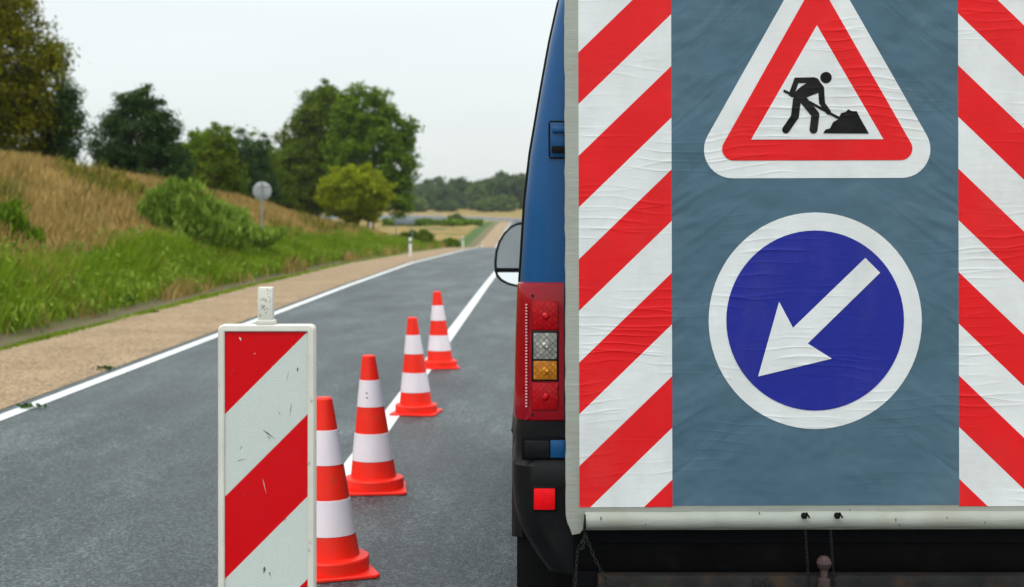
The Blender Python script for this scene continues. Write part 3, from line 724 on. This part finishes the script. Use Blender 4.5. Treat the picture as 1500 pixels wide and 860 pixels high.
for kk in range(-2, 8):
    for col in (0, 1):
        # stripe edge at left x0_: z going down from the top
        za = zt_-(kk*2*per+col*per); zl = za-per
        a = 1.0*(x1_-x0_)
        P = [(x0_, zl), (x1_, zl+a), (x1_, za+a), (x0_, za)]
        P = clip(clip(P, 0, 1, zt_), 0, -1, -zb_)
        P = [q for i, q in enumerate(P) if (Vector(q)-Vector(P[i-1])).length > 1e-4]
        if len(P) > 2: (red if col == 0 else white).prism(P, yi-.0015, yi+.001)
red.build('red_stripes', M['s_red'], bd, smooth=0); white.build('white_stripes', M['s_white'], bd, smooth=0)
mb = MB()
def scratch(ax, ay, bx_, by_, wd, nm='scuff_mark', mat='scuff'):
    mb = MB()
    a = q3(ax, ay); b = q3(bx_, by_); d = (Vector(b)-Vector(a)); n_ = Vector((-d.y, d.x)).normalized()*wd/2; q_ = Vector(a).lerp(Vector(b), .4)+n_*1.5
    mb.add([(a[0], yi-.0019, a[1]), (q_.x-2.2*n_.x, yi-.0019, q_.y-2.2*n_.y), (b[0], yi-.0019, b[1]), (q_.x, yi-.0019, q_.y)], [(0, 1, 2, 3)]).build(nm, M[mat], bd, smooth=0, flip=False)
for sc_ in ((385, 630, 404, 644, .0035), (391, 639, 399, 645, .002), (428, 590, 425, 612, .0015), (437, 538, 436, 546, .004), (388, 830, 387, 842, .006), (395, 838, 397, 846, .003), (346, 677, 362, 672, .0015), (408, 603, 412, 609, .0015), (352, 660, 356, 652, .0015), (420, 560, 425, 541, .001)): scratch(*sc_)
for sc_ in ((351, 494, 354, 500, .004), (385, 700, 391, 725, .0012), (399, 536, 402, 540, .0015), (372, 520, 376, 517, .0012)): scratch(*sc_, 'chipped_spot', 'board_white')
mb = MB(); xa, za = q3(378, 421); xb, _ = q3(400, 421)
mb.box(xa, xb, -.013, .016, ZT-.002, za, .004)
mb.box(xa-.004, xb+.006, -.016, .018, ZT-.001, ZT+.012, .003); post = mb.build('post_tab', M['board_white'], bd)
mb = MB()
rs = random.Random(2)
for i in range(11):
    x_ = rs.uniform(xa+.005, xb-.005); z_ = rs.uniform(ZT+.02, za-.006); mb.box(x_-.0012, x_+.0012, -.0136, -.012, z_-.0014, z_+.0014, .0004)
mb.build('drilled_specks', M['scuff'], post)
mb = MB().box(-.03, .03, -.015, .015, .06, ZB+.002, .004); mb.build('stem', M['board_white'], bd)
mb = MB(); mb.box(-.2, .2, -.40, .40, .004, .07, .02); mb.box(-.14, .14, -.30, .30, .066, .12, .02); mb.build('foot', M['black_rubber'], bd)

# ------------------------------------------------------------------ traffic cones
def make_cone(shear):
    t = thing('traffic_cone', '', 'traffic cone', group='traffic cones along the centre line')
    def r_at(z): return .128+(.036-.128)*(z-.065)/(.75-.065)
    sh = (shear, 0)
    mb = MB(); mb.lathe([(.128, .05), (r_at(.08), .08), (r_at(.45), .45), (r_at(.742), .742), (.030, .75), (.0, .75)], 56, sh); mb.build('cone_body', M['cone_orange'], t)
    for z0, z1 in ((.172, .322), (.467, .614)):
        mb = MB(); mb.lathe([(r_at(z0)+.0005, z0), (r_at(z0)+.0022, z0+.001), (r_at(z1)+.0022, z1-.001), (r_at(z1)+.0005, z1)], 56, sh)
        mb.v = mb.v; mb.f = [f for f in mb.f if len(f) == 4]; mb.build('reflective_band', M['cone_white'], t)
    mb = MB(); mb.lathe([(.158, .012), (.163, .018), (.164, .066), (.160, .073), (.150, .076), (.122, .078), (.10, .078)], 56); mb.build('collar', M['cone_orange'], t)
    mb = MB(); P = []
    for cx, cy, a in ((.152, -.152, 270), (.152, .152, 0), (-.152, .152, 90), (-.152, -.152, 180)):
        for k in range(6): th = R(a+90*k/5); P.append((cx+.025*math.cos(th), cy+.025*math.sin(th)))
    n = len(P); vs = [(x, y, .004+.0*x) for x, y in P]+[(x, y, .013) for x, y in P]+[(x*.975, y*.975, .017) for x, y in P]
    fs = [list(range(n))[::-1], [2*n+i for i in range(n)]]+[[a*n+i, a*n+(i+1) % n, (a+1)*n+(i+1) % n, (a+1)*n+i] for a in range(2) for i in range(n)]
    mb.add(vs, fs).build('base_plate', M['cone_orange'], t); return t
c0 = make_cone(-.042)
spots = [(-.865, 6.10, 28, 'nearest orange and white traffic cone half hidden by the striped barrier board'),
         (-.880, 7.91, 8, 'second traffic cone from the front with two brown specks on its upper white band'),
         (-.893, 10.93, -14, 'third traffic cone from the front, standing between second and farthest cones'),
         (-.918, 14.16, 12, 'farthest and smallest looking of the four orange and white traffic cones')]
for i, (x, y, a, lb) in enumerate(spots):
    if i == 0: c0.location = (x, y, 0); c0.rotation_euler = (0, 0, 0); c0['label'] = lb
    else: copy_thing(c0, (x, y, 0), 0, lb, (1, 1.0, .985, 1.012)[i])
for t in [o for o in C.objects if o.name.startswith('traffic_cone')]:
    for ch in t.children:
        if ch.name.startswith('base_plate'): ch.rotation_euler = (0, 0, R({0: 20, 1: 6, 2: -8, 3: 10}[int(t.name.split('.')[1]) if '.' in t.name else 0]))

c2_ = [o for o in C.objects if o.name == 'traffic_cone.001'][0]
for ang, z in ((-1.75, .545), (-1.72, .520)):
    r_ = .128+(.036-.128)*(z-.065)/.685+.0026
    mb = MB(); mb.lathe([(.007, -.001), (.005, .001), (0, .0015)], 9, c=(0, 0, 0)); ca, sa = math.cos(ang), math.sin(ang)
    mb.v = [(r_*ca-.042*z+a*(-sa)+c_*ca, r_*sa+a*ca+c_*sa, z+b_*.6) for a, b_, c_ in mb.v]; mb.build('dirt_speck', M['speck'], c2_)
# ------------------------------------------------------------------ vegetation
rng = np.random.RandomState(11)
def leaf_quads(cen, size, rng, elong=1.7, up=0.0):
    n = len(cen); a = rng.normal(size=(n, 3)); a[:, 2] += up; a /= np.linalg.norm(a, axis=1)[:, None]
    b = rng.normal(size=(n, 3)); b -= a*(a*b).sum(1)[:, None]; b /= np.linalg.norm(b, axis=1)[:, None]
    s = (size*rng.uniform(.6, 1.35, n))[:, None]
    return np.stack([cen-a*s*elong*.5, cen+b*s*.42, cen+a*s*elong*.5, cen-b*s*.42], 1).reshape(-1, 3)
def crown_points(lobes, n_clump, per, clump_r, rng, fill=.45, flat=.7):
    """clumps spread in lobed envelope; each a gaussian puff of leaves"""
    vol = np.array([l[3]*l[4]*l[5] for l in lobes])**.72; pr = vol/vol.sum(); out = []; cs = []
    idx = rng.choice(len(lobes), n_clump, p=pr)
    for i in idx:
        l = lobes[i]; d = rng.normal(size=3); d /= np.linalg.norm(d)
        r = fill+(1-fill)*rng.rand()**.6
        nz = 1+.22*noise.noise(Vector(d*2.2+i*7)) + .14*noise.noise(Vector(d*5+i*3))
        c = np.array(l[:3])+d*r*nz*np.array(l[3:6]); cs.append(c)
        k = int(per*rng.uniform(.4, 1.5)); cr = clump_r*rng.uniform(.6, 1.3)
        p = rng.normal(size=(k, 3))*np.array([cr, cr, cr*flat])*.55
        out.append(c+p)
    return np.concatenate(out), np.array(cs)
def tree(name, label, cat, x, y, trunk_h, trunk_r, lobes, n_clump, per, clump_r, leaf, mat, seed, group=None, nl=26, fill=.45, stems=1, z=None, up=0.0, trunk=True):
    rg = np.random.RandomState(seed)
    if z is not None:
        dz = z-Tz(x, y); lobes = [(l[0], l[1], l[2]+dz, l[3], l[4], l[5]) for l in lobes]; trunk_h += dz
    z = Tz(x, y)-.05; t = thing(name, label, cat, (x, y, z), group=group)
    pts, cs = crown_points(lobes, n_clump, per, clump_r, rg, fill)
    pts[:, 2] = np.maximum(pts[:, 2], .1)
    quads_obj('crown', leaf_quads(pts, leaf, rg, up=up), 4, mat, t)
    if trunk:
        mb = MB(); top = max(c[2] for c in cs)*.72
        for s in range(stems):
            bx, by = (rg.uniform(-.25, .25)*stems*.5, rg.uniform(-.2, .2)*stems*.5) if stems > 1 else (0, 0)
            lean = rg.uniform(-.10, .10, 2)*(2.2 if stems > 1 else 1)
            P = [(bx+lean[0]*h+.06*math.sin(h*1.3+s), by+lean[1]*h, h) for h in np.linspace(0, top, 7)]
            rr = [trunk_r*(1.35 if i == 0 else 1)*(1-.13*i)/(1+.5*(stems > 1)) for i in range(7)]
            mb.tube(P, rr, 9)
            for c in cs[rg.choice(len(cs), min(nl, len(cs)), replace=False)]:
                h0 = min(top*.95, max(trunk_h, c[2]*.55)); f = h0/top*6; i0 = int(min(5, f)); a = Vector(P[i0]).lerp(Vector(P[i0+1]), f-i0); c = Vector(c)
                mid = a.lerp(c, .5)+Vector((0, 0, .12*(c-a).length)); r0 = max(.012, trunk_r*.32*(1-h0/top*.4))
                mb.tube([a, a.lerp(mid, .5)+Vector((0, 0, .03)), mid, c], [r0, r0*.75, r0*.5, r0*.15], 5)
        mb.build('trunk', M['bark'], t)
    return t
def px2(px, d): return (px-780)/2083.3*d
def base_z(py, d): return H_CAM-(py-312)/2083.3*d
# left mass
tree('olive_tree', 'tall olive and yellow tree cut by the left edge of the view', 'tree', px2(-8, 46), 46, 1.2, .2,
     [(0, 0, 3.3, 2.2, 2.2, 2.6), (-.2, 0, 5.4, 1.45, 1.7, 1.8), (-.3, 0, 1.6, 1.9, 2.0, 1.4), (.75, -.3, 3.2, 1.3, 1.4, 1.6), (.9, -.2, 1.5, 1.2, 1.3, 1.3), (-.8, 0, 7.0, 1.1, 1.2, 1.1)], 520, 95, .42, .085, M['leaf_olive'], 1, fill=.3)
tree('sparse_tree', 'thin half bare tree sticking up behind the dark bushy tree on the left', 'tree', px2(86, 50), 50, 1.6, .09,
     [(0, 0, 4.0, .5, .6, 1.0), (.25, 0, 2.9, .5, .6, .9), (-.25, 0, 4.5, .4, .5, .8)], 75, 34, .26, .06, M['leaf_rust'], 2, nl=40)
tree('dark_tree', 'dark green bushy tree at the foot of the olive tree', 'tree', px2(88, 47), 47, .4, .1,
     [(0, 0, 1.3, .72, .8, 1.2), (.15, 0, 2.2, .55, .6, .75), (-.35, 0, .8, .6, .7, .7)], 170, 100, .28, .07, M['leaf_dark'], 3, fill=.2)
tree('dark_shrub_tree', 'wide dark green bushy tree with a ragged top on the dry slope', 'tree', px2(203, 55), 55, .3, .10,
     [(0, 0, 1.9, 1.25, 1.3, 1.6), (.75, 0, 1.2, 1.05, 1.1, 1.25), (-.85, 0, 1.2, .95, 1.0, 1.2), (.1, 0, 3.3, .75, .8, .85), (-.5, 0, 3.0, .45, .5, .8), (.55, 0, 3.1, .42, .5, .8), (-1.45, 0, 1.6, .6, .6, .8), (1.4, 0, .9, .6, .7, .7), (-1.2, 0, 2.2, .3, .4, .5), (1.2, 0, 2.2, .4, .4, .5), (-.95, 0, 2.5, .5, .5, .6), (.95, 0, 2.5, .5, .5, .65), (.35, 0, 4.0, .14, .2, .4), (-.4, 0, 3.8, .2, .2, .35)], 420, 85, .27, .075, M['leaf_dark'], 4, fill=.2, stems=4, nl=18)
for i, (px, d, hh, ww, mt, lb, sd) in enumerate([
        (288, 78, 4.9, 1.5, 'leaf_mid', 'small green tree just right of the wide dark bushy tree', 21),
        (322, 70, 4.2, 1.15, 'leaf_rust', 'brownish thin crowned tree on the ridge between small green trees', 22),
        (350, 84, 5.4, 1.5, 'leaf_dark', 'dark green tree on the ridge between brownish tree and round sign', 23),
        (377, 86, 5.2, 1.2, 'leaf_dark', 'narrow pointed dark green tree rising above the round sign', 24),
        (303, 92, 6.8, 1.9, 'leaf_mid', 'light green tree standing back behind the brownish thin crowned tree', 26),
        (366, 98, 6.6, 2.0, 'leaf_mid', 'green tree standing back between the pointed tree and its darker neighbour', 27),
        (276, 84, 4.8, 1.4, 'leaf_mid', 'first small green tree of the ridge, touching the wide dark bushy tree', 28),
        (389, 104, 7.2, 2.0, 'leaf_dark', 'dark tree standing back directly above the round sign', 29),
        (402, 90, 5.0, 1.4, 'leaf_rust', 'low rusty green tree against the left side of the biggest tree', 25)]):
    tree('ridge_tree', lb, 'tree', px2(px, d), d, .5, .09, [(0, 0, hh*.42, ww, ww, hh*.42), (.1, 0, hh*.75, ww*.6, ww*.6, hh*.3), (-.3*ww, 0, hh*.62, ww*.5, ww*.5, hh*.25), (.5*ww, 0, hh*.35, ww*.6, ww*.6, hh*.3)],
         150, 90, .3, .10, M[mt], sd, 'trees along the ridge', fill=.25)
# big pair
zb1 = base_z(322, 112)
tree('conifer_like_tree', 'tall dark tree with a russet pointed top, left half of the big pair', 'tree', px2(462, 112), 112, 1.6, .3,
     [(.2, 0, 4.0, 3.4, 3.0, 3.2), (.7, 0, 7.4, 2.7, 2.4, 2.6), (.6, 0, 9.2, 1.4, 1.3, 1.7), (-1.2, 0, 5.4, 2.0, 1.9, 2.5), (-.9, 0, 2.0, 2.8, 2.4, 1.8)], 820, 80, .47, .15, M['leaf_rust'], 31, z=zb1, fill=.3)
tree('maple_tree', 'tall spreading green tree with sky gaps, right half of the big pair', 'tree', px2(540, 108), 108, 1.8, .32,
     [(-.3, 0, 5.2, 3.1, 2.8, 3.2), (-.5, 0, 8.8, 2.3, 2.2, 2.0), (1.9, 0, 7.4, 1.6, 1.7, 2.0), (2.3, 0, 4.4, 1.45, 1.7, 2.0), (2.9, 0, 5.7, .9, 1.2, 1.5), (2.0, 0, 2.2, 1.5, 1.7, 1.5), (-1.5, 0, 6.6, 1.7, 1.9, 2.0), (-.4, 0, 2.6, 2.4, 2.2, 1.9)], 620, 80, .43, .16, M['leaf_mid'], 32, z=zb1-.4, fill=.35, nl=34)
tree('round_bush_tree', 'round lime green tree with short dark trunk in front of the big pair', 'tree', px2(521, 88), 88, .75, .17,
     [(0, 0, 2.35, 2.3, 2.2, 1.7), (0, 0, 2.2, 1.9, 1.9, 1.5), (.4, 0, 1.5, 1.3, 1.2, .9), (-.7, 0, 1.5, 1.3, 1.2, .9)], 520, 95, .30, .10, M['leaf_lime'], 33, z=base_z(337, 88), fill=.25)
# willow shrubs on the bank
def upright_shrub(name, label, px, d, wdt, hgt, seed, mat, n=2600, group=None, z=None, cat='shrub'):
    rg = np.random.RandomState(seed); x = px2(px, d); z = Tz(x, d)-.05 if z is None else z
    t = thing(name, label, cat, (x, d, z), group=group)
    ns = int(60*wdt); mb = MB(); P = []
    for s in range(ns):
        bx = rg.normal()*wdt*.36; by = rg.normal()*wdt*.3; h = hgt*rg.uniform(.5, 1.2)*max(.35, 1-(bx/wdt)**2*1.1); lx, ly = bx*.35+rg.normal()*.08, rg.normal()*.12
        a = Vector((bx, by, 0)); b = Vector((bx+lx, by+ly, h))
        if s % 3 == 0 and (wdt > .6 or s == 0): mb.tube([a, a.lerp(b, .5)+Vector((0, 0, .04)), b], [.010, .007, .003], 4)
        k = int(n/ns); tt = rg.uniform(.08, 1.0, k)[:, None]
        q = np.array(a)+(np.array(b)-np.array(a))*tt+rg.normal(size=(k, 3))*np.array([.07, .07, .05])
        P.append(q)
    quads_obj('foliage', leaf_quads(np.concatenate(P), .052, rg, 3.6, up=2.6), 4, mat, t); mb.build('stems', M['bark'], t)
    return t
upright_shrub('willow_shrub', 'tall bright green shrub on the bank, left of its two neighbours', 262, 34, 1.1, 1.35, 41, M['leaf_willow'], 26000, 'green shrubs on the bank')
upright_shrub('willow_shrub', 'widest bright green shrub in the middle of the bank group', 300, 35.5, 1.2, 1.05, 42, M['leaf_willow'], 26000, 'green shrubs on the bank')
upright_shrub('willow_shrub', 'darker green shrub right beside the round sign post', 328, 38, .9, .95, 43, M['leaf_willow'], 18000, 'green shrubs on the bank')
upright_shrub('small_bush', 'small dark green bush alone on the dry slope at the left edge', 16, 24.5, .42, .62, 44, M['leaf_mid'], 3500)
def low_bush(name, label, px, d, w_, h_, seed, mat, z=None, leaf=.12, group=None):
    return tree(name, label, 'bush', px2(px, d), d, .2, .05, [(0, 0, h_*.45, w_, w_, h_*.5), (w_*.4, 0, h_*.35, w_*.6, w_*.7, h_*.42), (-w_*.4, 0, h_*.35, w_*.6, w_*.7, h_*.42)], 90, 80, .2*max(1, h_), leaf, mat, seed, group, nl=8, fill=.15, z=z)
low_bush('low_bush', 'brownish green low bush below the rectangular sign', 610, 92, 1.0, 1.15, 51, M['leaf_rust'])
low_bush('low_bush', 'small dark low bush on the verge left of the farther white post', 659, 104, .62, .62, 52, M['leaf_mid'], z=base_z(362, 104))
low_bush('field_bush', 'rounded bush standing up behind the hedge in the far field', 667, 232, 1.4, 1.7, 53, M['leaf_far'], leaf=.25)
low_bush('field_bush', 'small bush at the left end of the far hedge', 585, 140, 1.6, 1.4, 54, M['leaf_mid'], leaf=.2)
# hedge in the field
rg = np.random.RandomState(61); k = 9000
hx = rg.uniform(px2(560, 222), px2(706, 222), k); hy = 222+rg.normal(size=k)*1.0+np.abs(hx+14)*.1
hh = np.array([.95+.35*noise.noise(Vector((a*.5, 0, 0))) for a in hx]); hz = np.array([Tz(a, b) for a, b in zip(hx, hy)])+rg.uniform(0, 1, k)*hh
hd = tag(quads_obj('hedge', leaf_quads(np.stack([hx, hy, hz], 1), .30, rg), 4, M['leaf_mid']), 'long low dark green hedge crossing the brown field beyond the road', 'hedge')
# far tree line: individual trees
far = [(598, 470, 9.0, 6.0, 0), (618, 480, 9.6, 6.2, 0), (634, 500, 11.5, 6.0, 0), (650, 490, 8.2, 5.2, 0), (668, 500, 11.0, 5.6, 0), (684, 505, 10.0, 5.2, 0), (699, 470, 8.8, 3.4, 1), (711, 500, 11.6, 5.5, 0), (727, 510, 14.4, 6.8, 0), (745, 500, 12.5, 6.0, 0), (760, 505, 13.2, 5.6, 0), (777, 500, 12.2, 6.0, 0), (800, 505, 13, 7, 0), (835, 500, 12, 7, 0), (610, 430, 4.0, 4.0, 1), (735, 440, 5.0, 4.4, 1), (655, 440, 3.6, 3.6, 0), (715, 440, 4.0, 4.0, 1)]
lbs = ['far tree just right of the big tree, darkest of the distant row', 'low rounded far tree in the distant row beside the big tree', 'bluish green far tree, first peak of the distant row', 'lower far tree in the dip after the first peak of the distant row',
       'broad far tree in the middle of the distant row', 'far tree left of the pale yellowish one in the distant row', 'pale yellowish narrow tree standing in front of the distant row', 'far tree between the pale one and the tallest one', 'tallest domed tree of the distant row',
       'far tree right beside the tallest dome of the distant row', 'flat topped far tree next to the van edge', 'far tree mostly hidden behind the van side', 'far tree hidden behind the van, nearer its left side', 'far tree hidden behind the van and the board',
       'low light green bush at the left end of the distant row', 'low light bush below the tallest far tree', 'low dark bush at the foot of the middle distant trees', 'low light green bush below the pale yellowish tree']
for i, ((px, d, hgt, wd, kk), lb) in enumerate(zip(far, lbs)):
    tree('distant_tree', lb, 'tree', px2(px, d), d, 1.5, .3, [(0, 0, hgt*.5, wd, wd, hgt*.42), (wd*.3, 0, hgt*.72, wd*.55, wd*.6, hgt*.25), (-wd*.35, 0, hgt*.6, wd*.6, wd*.6, hgt*.28), (0, 0, hgt*.2, wd*.9, wd*.9, hgt*.2)],
         110, 55, 1.2 if hgt > 6 else .8, .52, M['leaf_far_light' if kk else 'leaf_far'], 70+i, 'distant row of trees across the fields', nl=6, fill=.35)

# grass as stuff
def blades(name, n, xr, yr, h, wd, mat, seed, dens=None, jitter=.25, dmin=12):
    rg = np.random.RandomState(seed); q = rg.rand(n*3)
    # more blades close to the camera: y distributed by y^-0.6
    y = (yr[0]**.45+(yr[1]**.45-yr[0]**.45)*rg.rand(n*3))**(1/.45); x = rg.uniform(xr[0], xr[1], n*3)
    keep = np.ones(n*3, bool) if dens is None else rg.rand(n*3) < dens(x, y)
    # only what could be seen from near the camera's place
    keep &= (-x/np.maximum(y, .1)) < .62
    x, y = x[keep][:n], y[keep][:n]; k = len(x)
    sc = np.clip(y/dmin, 1, 3.2)**.55
    z = T(x, y)+lump(x-road_dx(y), y)-.02
    hh = h*rg.uniform(.55, 1.25, k)*(1+.25*np.sin(x*2.1+y*.9)*np.sin(y*.7-x)); ww = wd*rg.uniform(.6, 1.4, k)*sc
    a = rg.uniform(0, 2*math.pi, k); b = rg.uniform(0, 2*math.pi, k); ln = rg.uniform(.1, .6, k)*hh
    cx, cy = np.cos(a)*ww/2, np.sin(a)*ww/2
    tx, ty = np.cos(b)*ln, np.sin(b)*ln
    p = np.stack([x, y, z], 1); e = np.stack([cx, cy, 0*cx], 1)
    m1 = p+np.stack([tx*.35, ty*.35, hh*.6], 1); tp = p+np.stack([tx, ty, hh], 1)
    V = np.stack([p-e, p+e, m1+e*.8, tp, m1-e*.8], 1).reshape(-1, 3)
    return V
def mask(v): return v
def dens_green(x, y):
    u = -(x-road_dx(y)); n_ = .5+.5*np.sin(y*.35+x*.9)*np.sin(y*.13+2)
    a = np.clip((u-6.55)/.4, 0, 1)*np.clip((8.0+n_*.8-u)/.6, 0, 1); return a*(.55+.45*n_)
V = blades('g', 250000, (-10.4, -5.9), (9, 122), .36, .013, None, 81, dens_green)
struct(quads_obj('verge_grass', V, 5, M['blade_green']), 'stuff')
def dens_dry(x, y): u = -(x-road_dx(y)); return np.clip((u-7.8)/.8, 0, 1)
V = blades('d', 150000, (-26, -7.5), (12, 122), .34, .014, None, 82, dens_dry, dmin=10)
struct(quads_obj('dry_grass', V, 5, M['blade_dry']), 'stuff')
def dens_w(x, y):
    u = -(x-road_dx(y)); s = np.sin(x*.9+y*.31)*np.sin(y*.21-x*.4+1)
    return np.clip((u-7.8)/1.0, 0, 1)*np.clip(s*2.2-.5, 0, 1)
V = blades('w', 26000, (-22, -7.8), (14, 118), .45, .026, None, 83, dens_w)
struct(quads_obj('tall_weeds', V, 5, M['blade_weed']), 'stuff')
# broad leaved weeds among the verge grass
rg = np.random.RandomState(85); k = 1500
yy = (11**.45+(105**.45-11**.45)*rg.rand(k))**(1/.45); uu = rg.uniform(6.6, 8.5, k); xx = -uu+road_dx(yy)
P = []
for a, b_, c_ in zip(xx, yy, T(xx, yy)+lump(-uu, yy)):
    hgt = rg.uniform(.12, .42); q = int(rg.uniform(18, 42)); p = rg.normal(size=(q, 3))*np.array([.13, .13, .0]); p[:, 2] = rg.uniform(.03, 1, q)*hgt; P.append(p+np.array([a, b_, c_]))
struct(quads_obj('verge_weeds', leaf_quads(np.concatenate(P), .055, rg, 2.2, up=.8), 4, M['leaf_weed']), 'stuff')
# dead stalks between the green
def dens_m(x, y): u = -(x-road_dx(y)); s_ = np.sin(y*.8+x*2.1)*np.sin(y*.29-x); return np.clip((u-6.3)/.4, 0, 1)*np.clip((8.6-u)/.4, 0, 1)*np.clip(.25+s_*1.3, 0.05, 1)
V = blades('m', 26000, (-8.8, -6.2), (9, 110), .34, .012, None, 86, dens_m)
struct(quads_obj('dead_stalks', V, 5, M['blade_dry']), 'stuff')
# thin fringe at the gravel edge
def dens_f(x, y): u = -(x-road_dx(y)); return np.clip(1-abs(u-6.05)/.22, 0, 1)*(.35+.65*(np.sin(y*1.1)*np.sin(y*.37) > -.2))
V = blades('f', 26000, (-6.35, -5.7), (8, 90), .07, .014, None, 84, dens_f)
struct(quads_obj('edge_grass', V, 5, M['blade_green']), 'stuff')
# right verge, low grass
V = blades('r', 60000, (3.15, 11), (3, 90), .26, .016, None, 87)
struct(quads_obj('right_verge_grass', V, 5, M['blade_green']), 'stuff')
# wood carrying on to the right beyond the van, one mass
rg = np.random.RandomState(88); P = []
for k in range(260):
    a = rg.uniform(55, 620); b_ = rg.uniform(480, 530); top = 9+3*noise.noise(Vector((a*.03, 1, 0)))+rg.uniform(-1, 1.5); n_ = 150
    q = rg.normal(size=(n_, 3)); q /= np.linalg.norm(q, axis=1)[:, None]; q *= rg.uniform(.6, 1, n_)[:, None]*np.array([6, 5, top*.5]); P.append(q+np.array([a, b_, float(Rz(b_))+top*.5]))
struct(quads_obj('distant_wood', leaf_quads(np.concatenate(P), .9, rg), 4, M['leaf_far']), 'stuff')
# leaf tufts on the edge line
def tuft(px, py, label, seed):
    d = H_CAM/(py-312)*2083.3; rg = np.random.RandomState(seed); t = thing('leaf_tuft', label, 'leaf tuft', (px2(px, d), d, .01), group='loose green tufts at the road edge')
    p = rg.normal(size=(24, 3))*np.array([.055, .03, .006]); p[:, 2] = np.abs(p[:, 2])+.01
    quads_obj('leaves', leaf_quads(p, .035, rg), 4, M['leaf_dark'], t)
tuft(42, 599, 'small green tuft lying on the white edge line', 5); tuft(154, 542, 'small green tuft on the gravel beside the edge line', 6)

# ------------------------------------------------------------------ road furniture
def delineator(px, d, label, hgt=.78, lean=0):
    x = px2(px, d); z = Tz(x, d)
    t = thing('delineator_post', label, 'marker post', (x, d, z), group='white marker posts along the shoulder')
    mb = MB(); mb.prism([(-.055, -.05), (.055, -.05), (.05, hgt-.05), (-.05, hgt)], -.03, .03, bev=.006); mb.build('post', M['post_white'], t)
    mb = MB(); mb.box(-.057, .057, -.034, .034, hgt-.26, hgt-.15, .003); mb.build('black_band', M['post_band'], t)
    return t
M['post_white'] = plain('post_white', (.72, .74, .72), .5, 0, .08, 8); M['post_band'] = plain('post_band', (.10, .12, .12), .5)
delineator(601, 57, 'nearest white marker post on the gravel shoulder'); delineator(678, 100, 'middle white marker post near the crest of the road'); delineator(706.5, 138, 'farthest white marker post sunk behind the crest')
x = px2(384, 40); z = Tz(x, 40)
t = thing('round_sign', 'round grey traffic sign seen from behind on a thin pole', 'road sign', (x, 40, z))
zc = base_z(280, 40)-z
mb = MB(); mb.lathe([(0, -.012), (.25, -.012), (.265, -.004), (.265, .010), (.25, .012), (0, .012)], 40, axis='x'); mb.v = [(y, x_, zz_+zc) for x_, y, zz_ in mb.v]; mb.build('sign_disc', M['sign_back'] if 'sign_back' in M else plain('sign_back', (.33, .35, .36), .5, .3, .08, 5), t)
MB().tube([(0, -.04, -.1), (0, -.04, zc+.25)], .028, 12).build('pole', M['grey_metal'], t)
for dz in (-.12, .12): MB().box(-.2, .2, -.022, -.01, zc+dz-.02, zc+dz+.02, .002).build('bracket', M['grey_metal'], t)
d = 88; x = px2(592, d); z = Tz(x, d)
t = thing('rectangular_sign', 'grey rectangular road sign seen from behind on two posts', 'road sign', (x, d, z)); zc = base_z(324.5, d)-z
MB().box(-.62, .62, -.015, .015, zc-.17, zc+.17, .006).build('sign_plate', plain('sign_back_grey', (.20, .23, .27), .5, .2), t)
for s in (-.5, .5): MB().tube([(s, .04, -.1), (s, .04, zc+.2)], .03, 10).build('post', M['grey_metal'], t)
x = px2(543, 86); tag_p = thing('field_post', 'short pale wooden post under the right side of the round lime tree', 'post', (x, 86, Tz(x, 86)))
MB().box(-.09, .09, -.07, .07, -.1, .85, .02).build('post', plain('pale_wood', (.42, .38, .30), .8, 0, .2, 12), tag_p)

# ------------------------------------------------------------------ haze
bx = MB().box(-1300, 1300, -60, 1400, -4, 24).build('haze', None, smooth=0); bx.data.materials.clear()
m = bpy.data.materials.new('haze'); m.use_nodes = True; m.node_tree.nodes.clear()
o_ = N(m.node_tree, 'ShaderNodeOutputMaterial'); pv = N(m.node_tree, 'ShaderNodeVolumePrincipled')
pv.inputs['Color'].default_value = (.9, .95, 1, 1); pv.inputs['Density'].default_value = .00014
m.node_tree.links.new(pv.outputs[0], o_.inputs['Volume']); bx.data.materials.append(m); struct(bx, 'stuff')
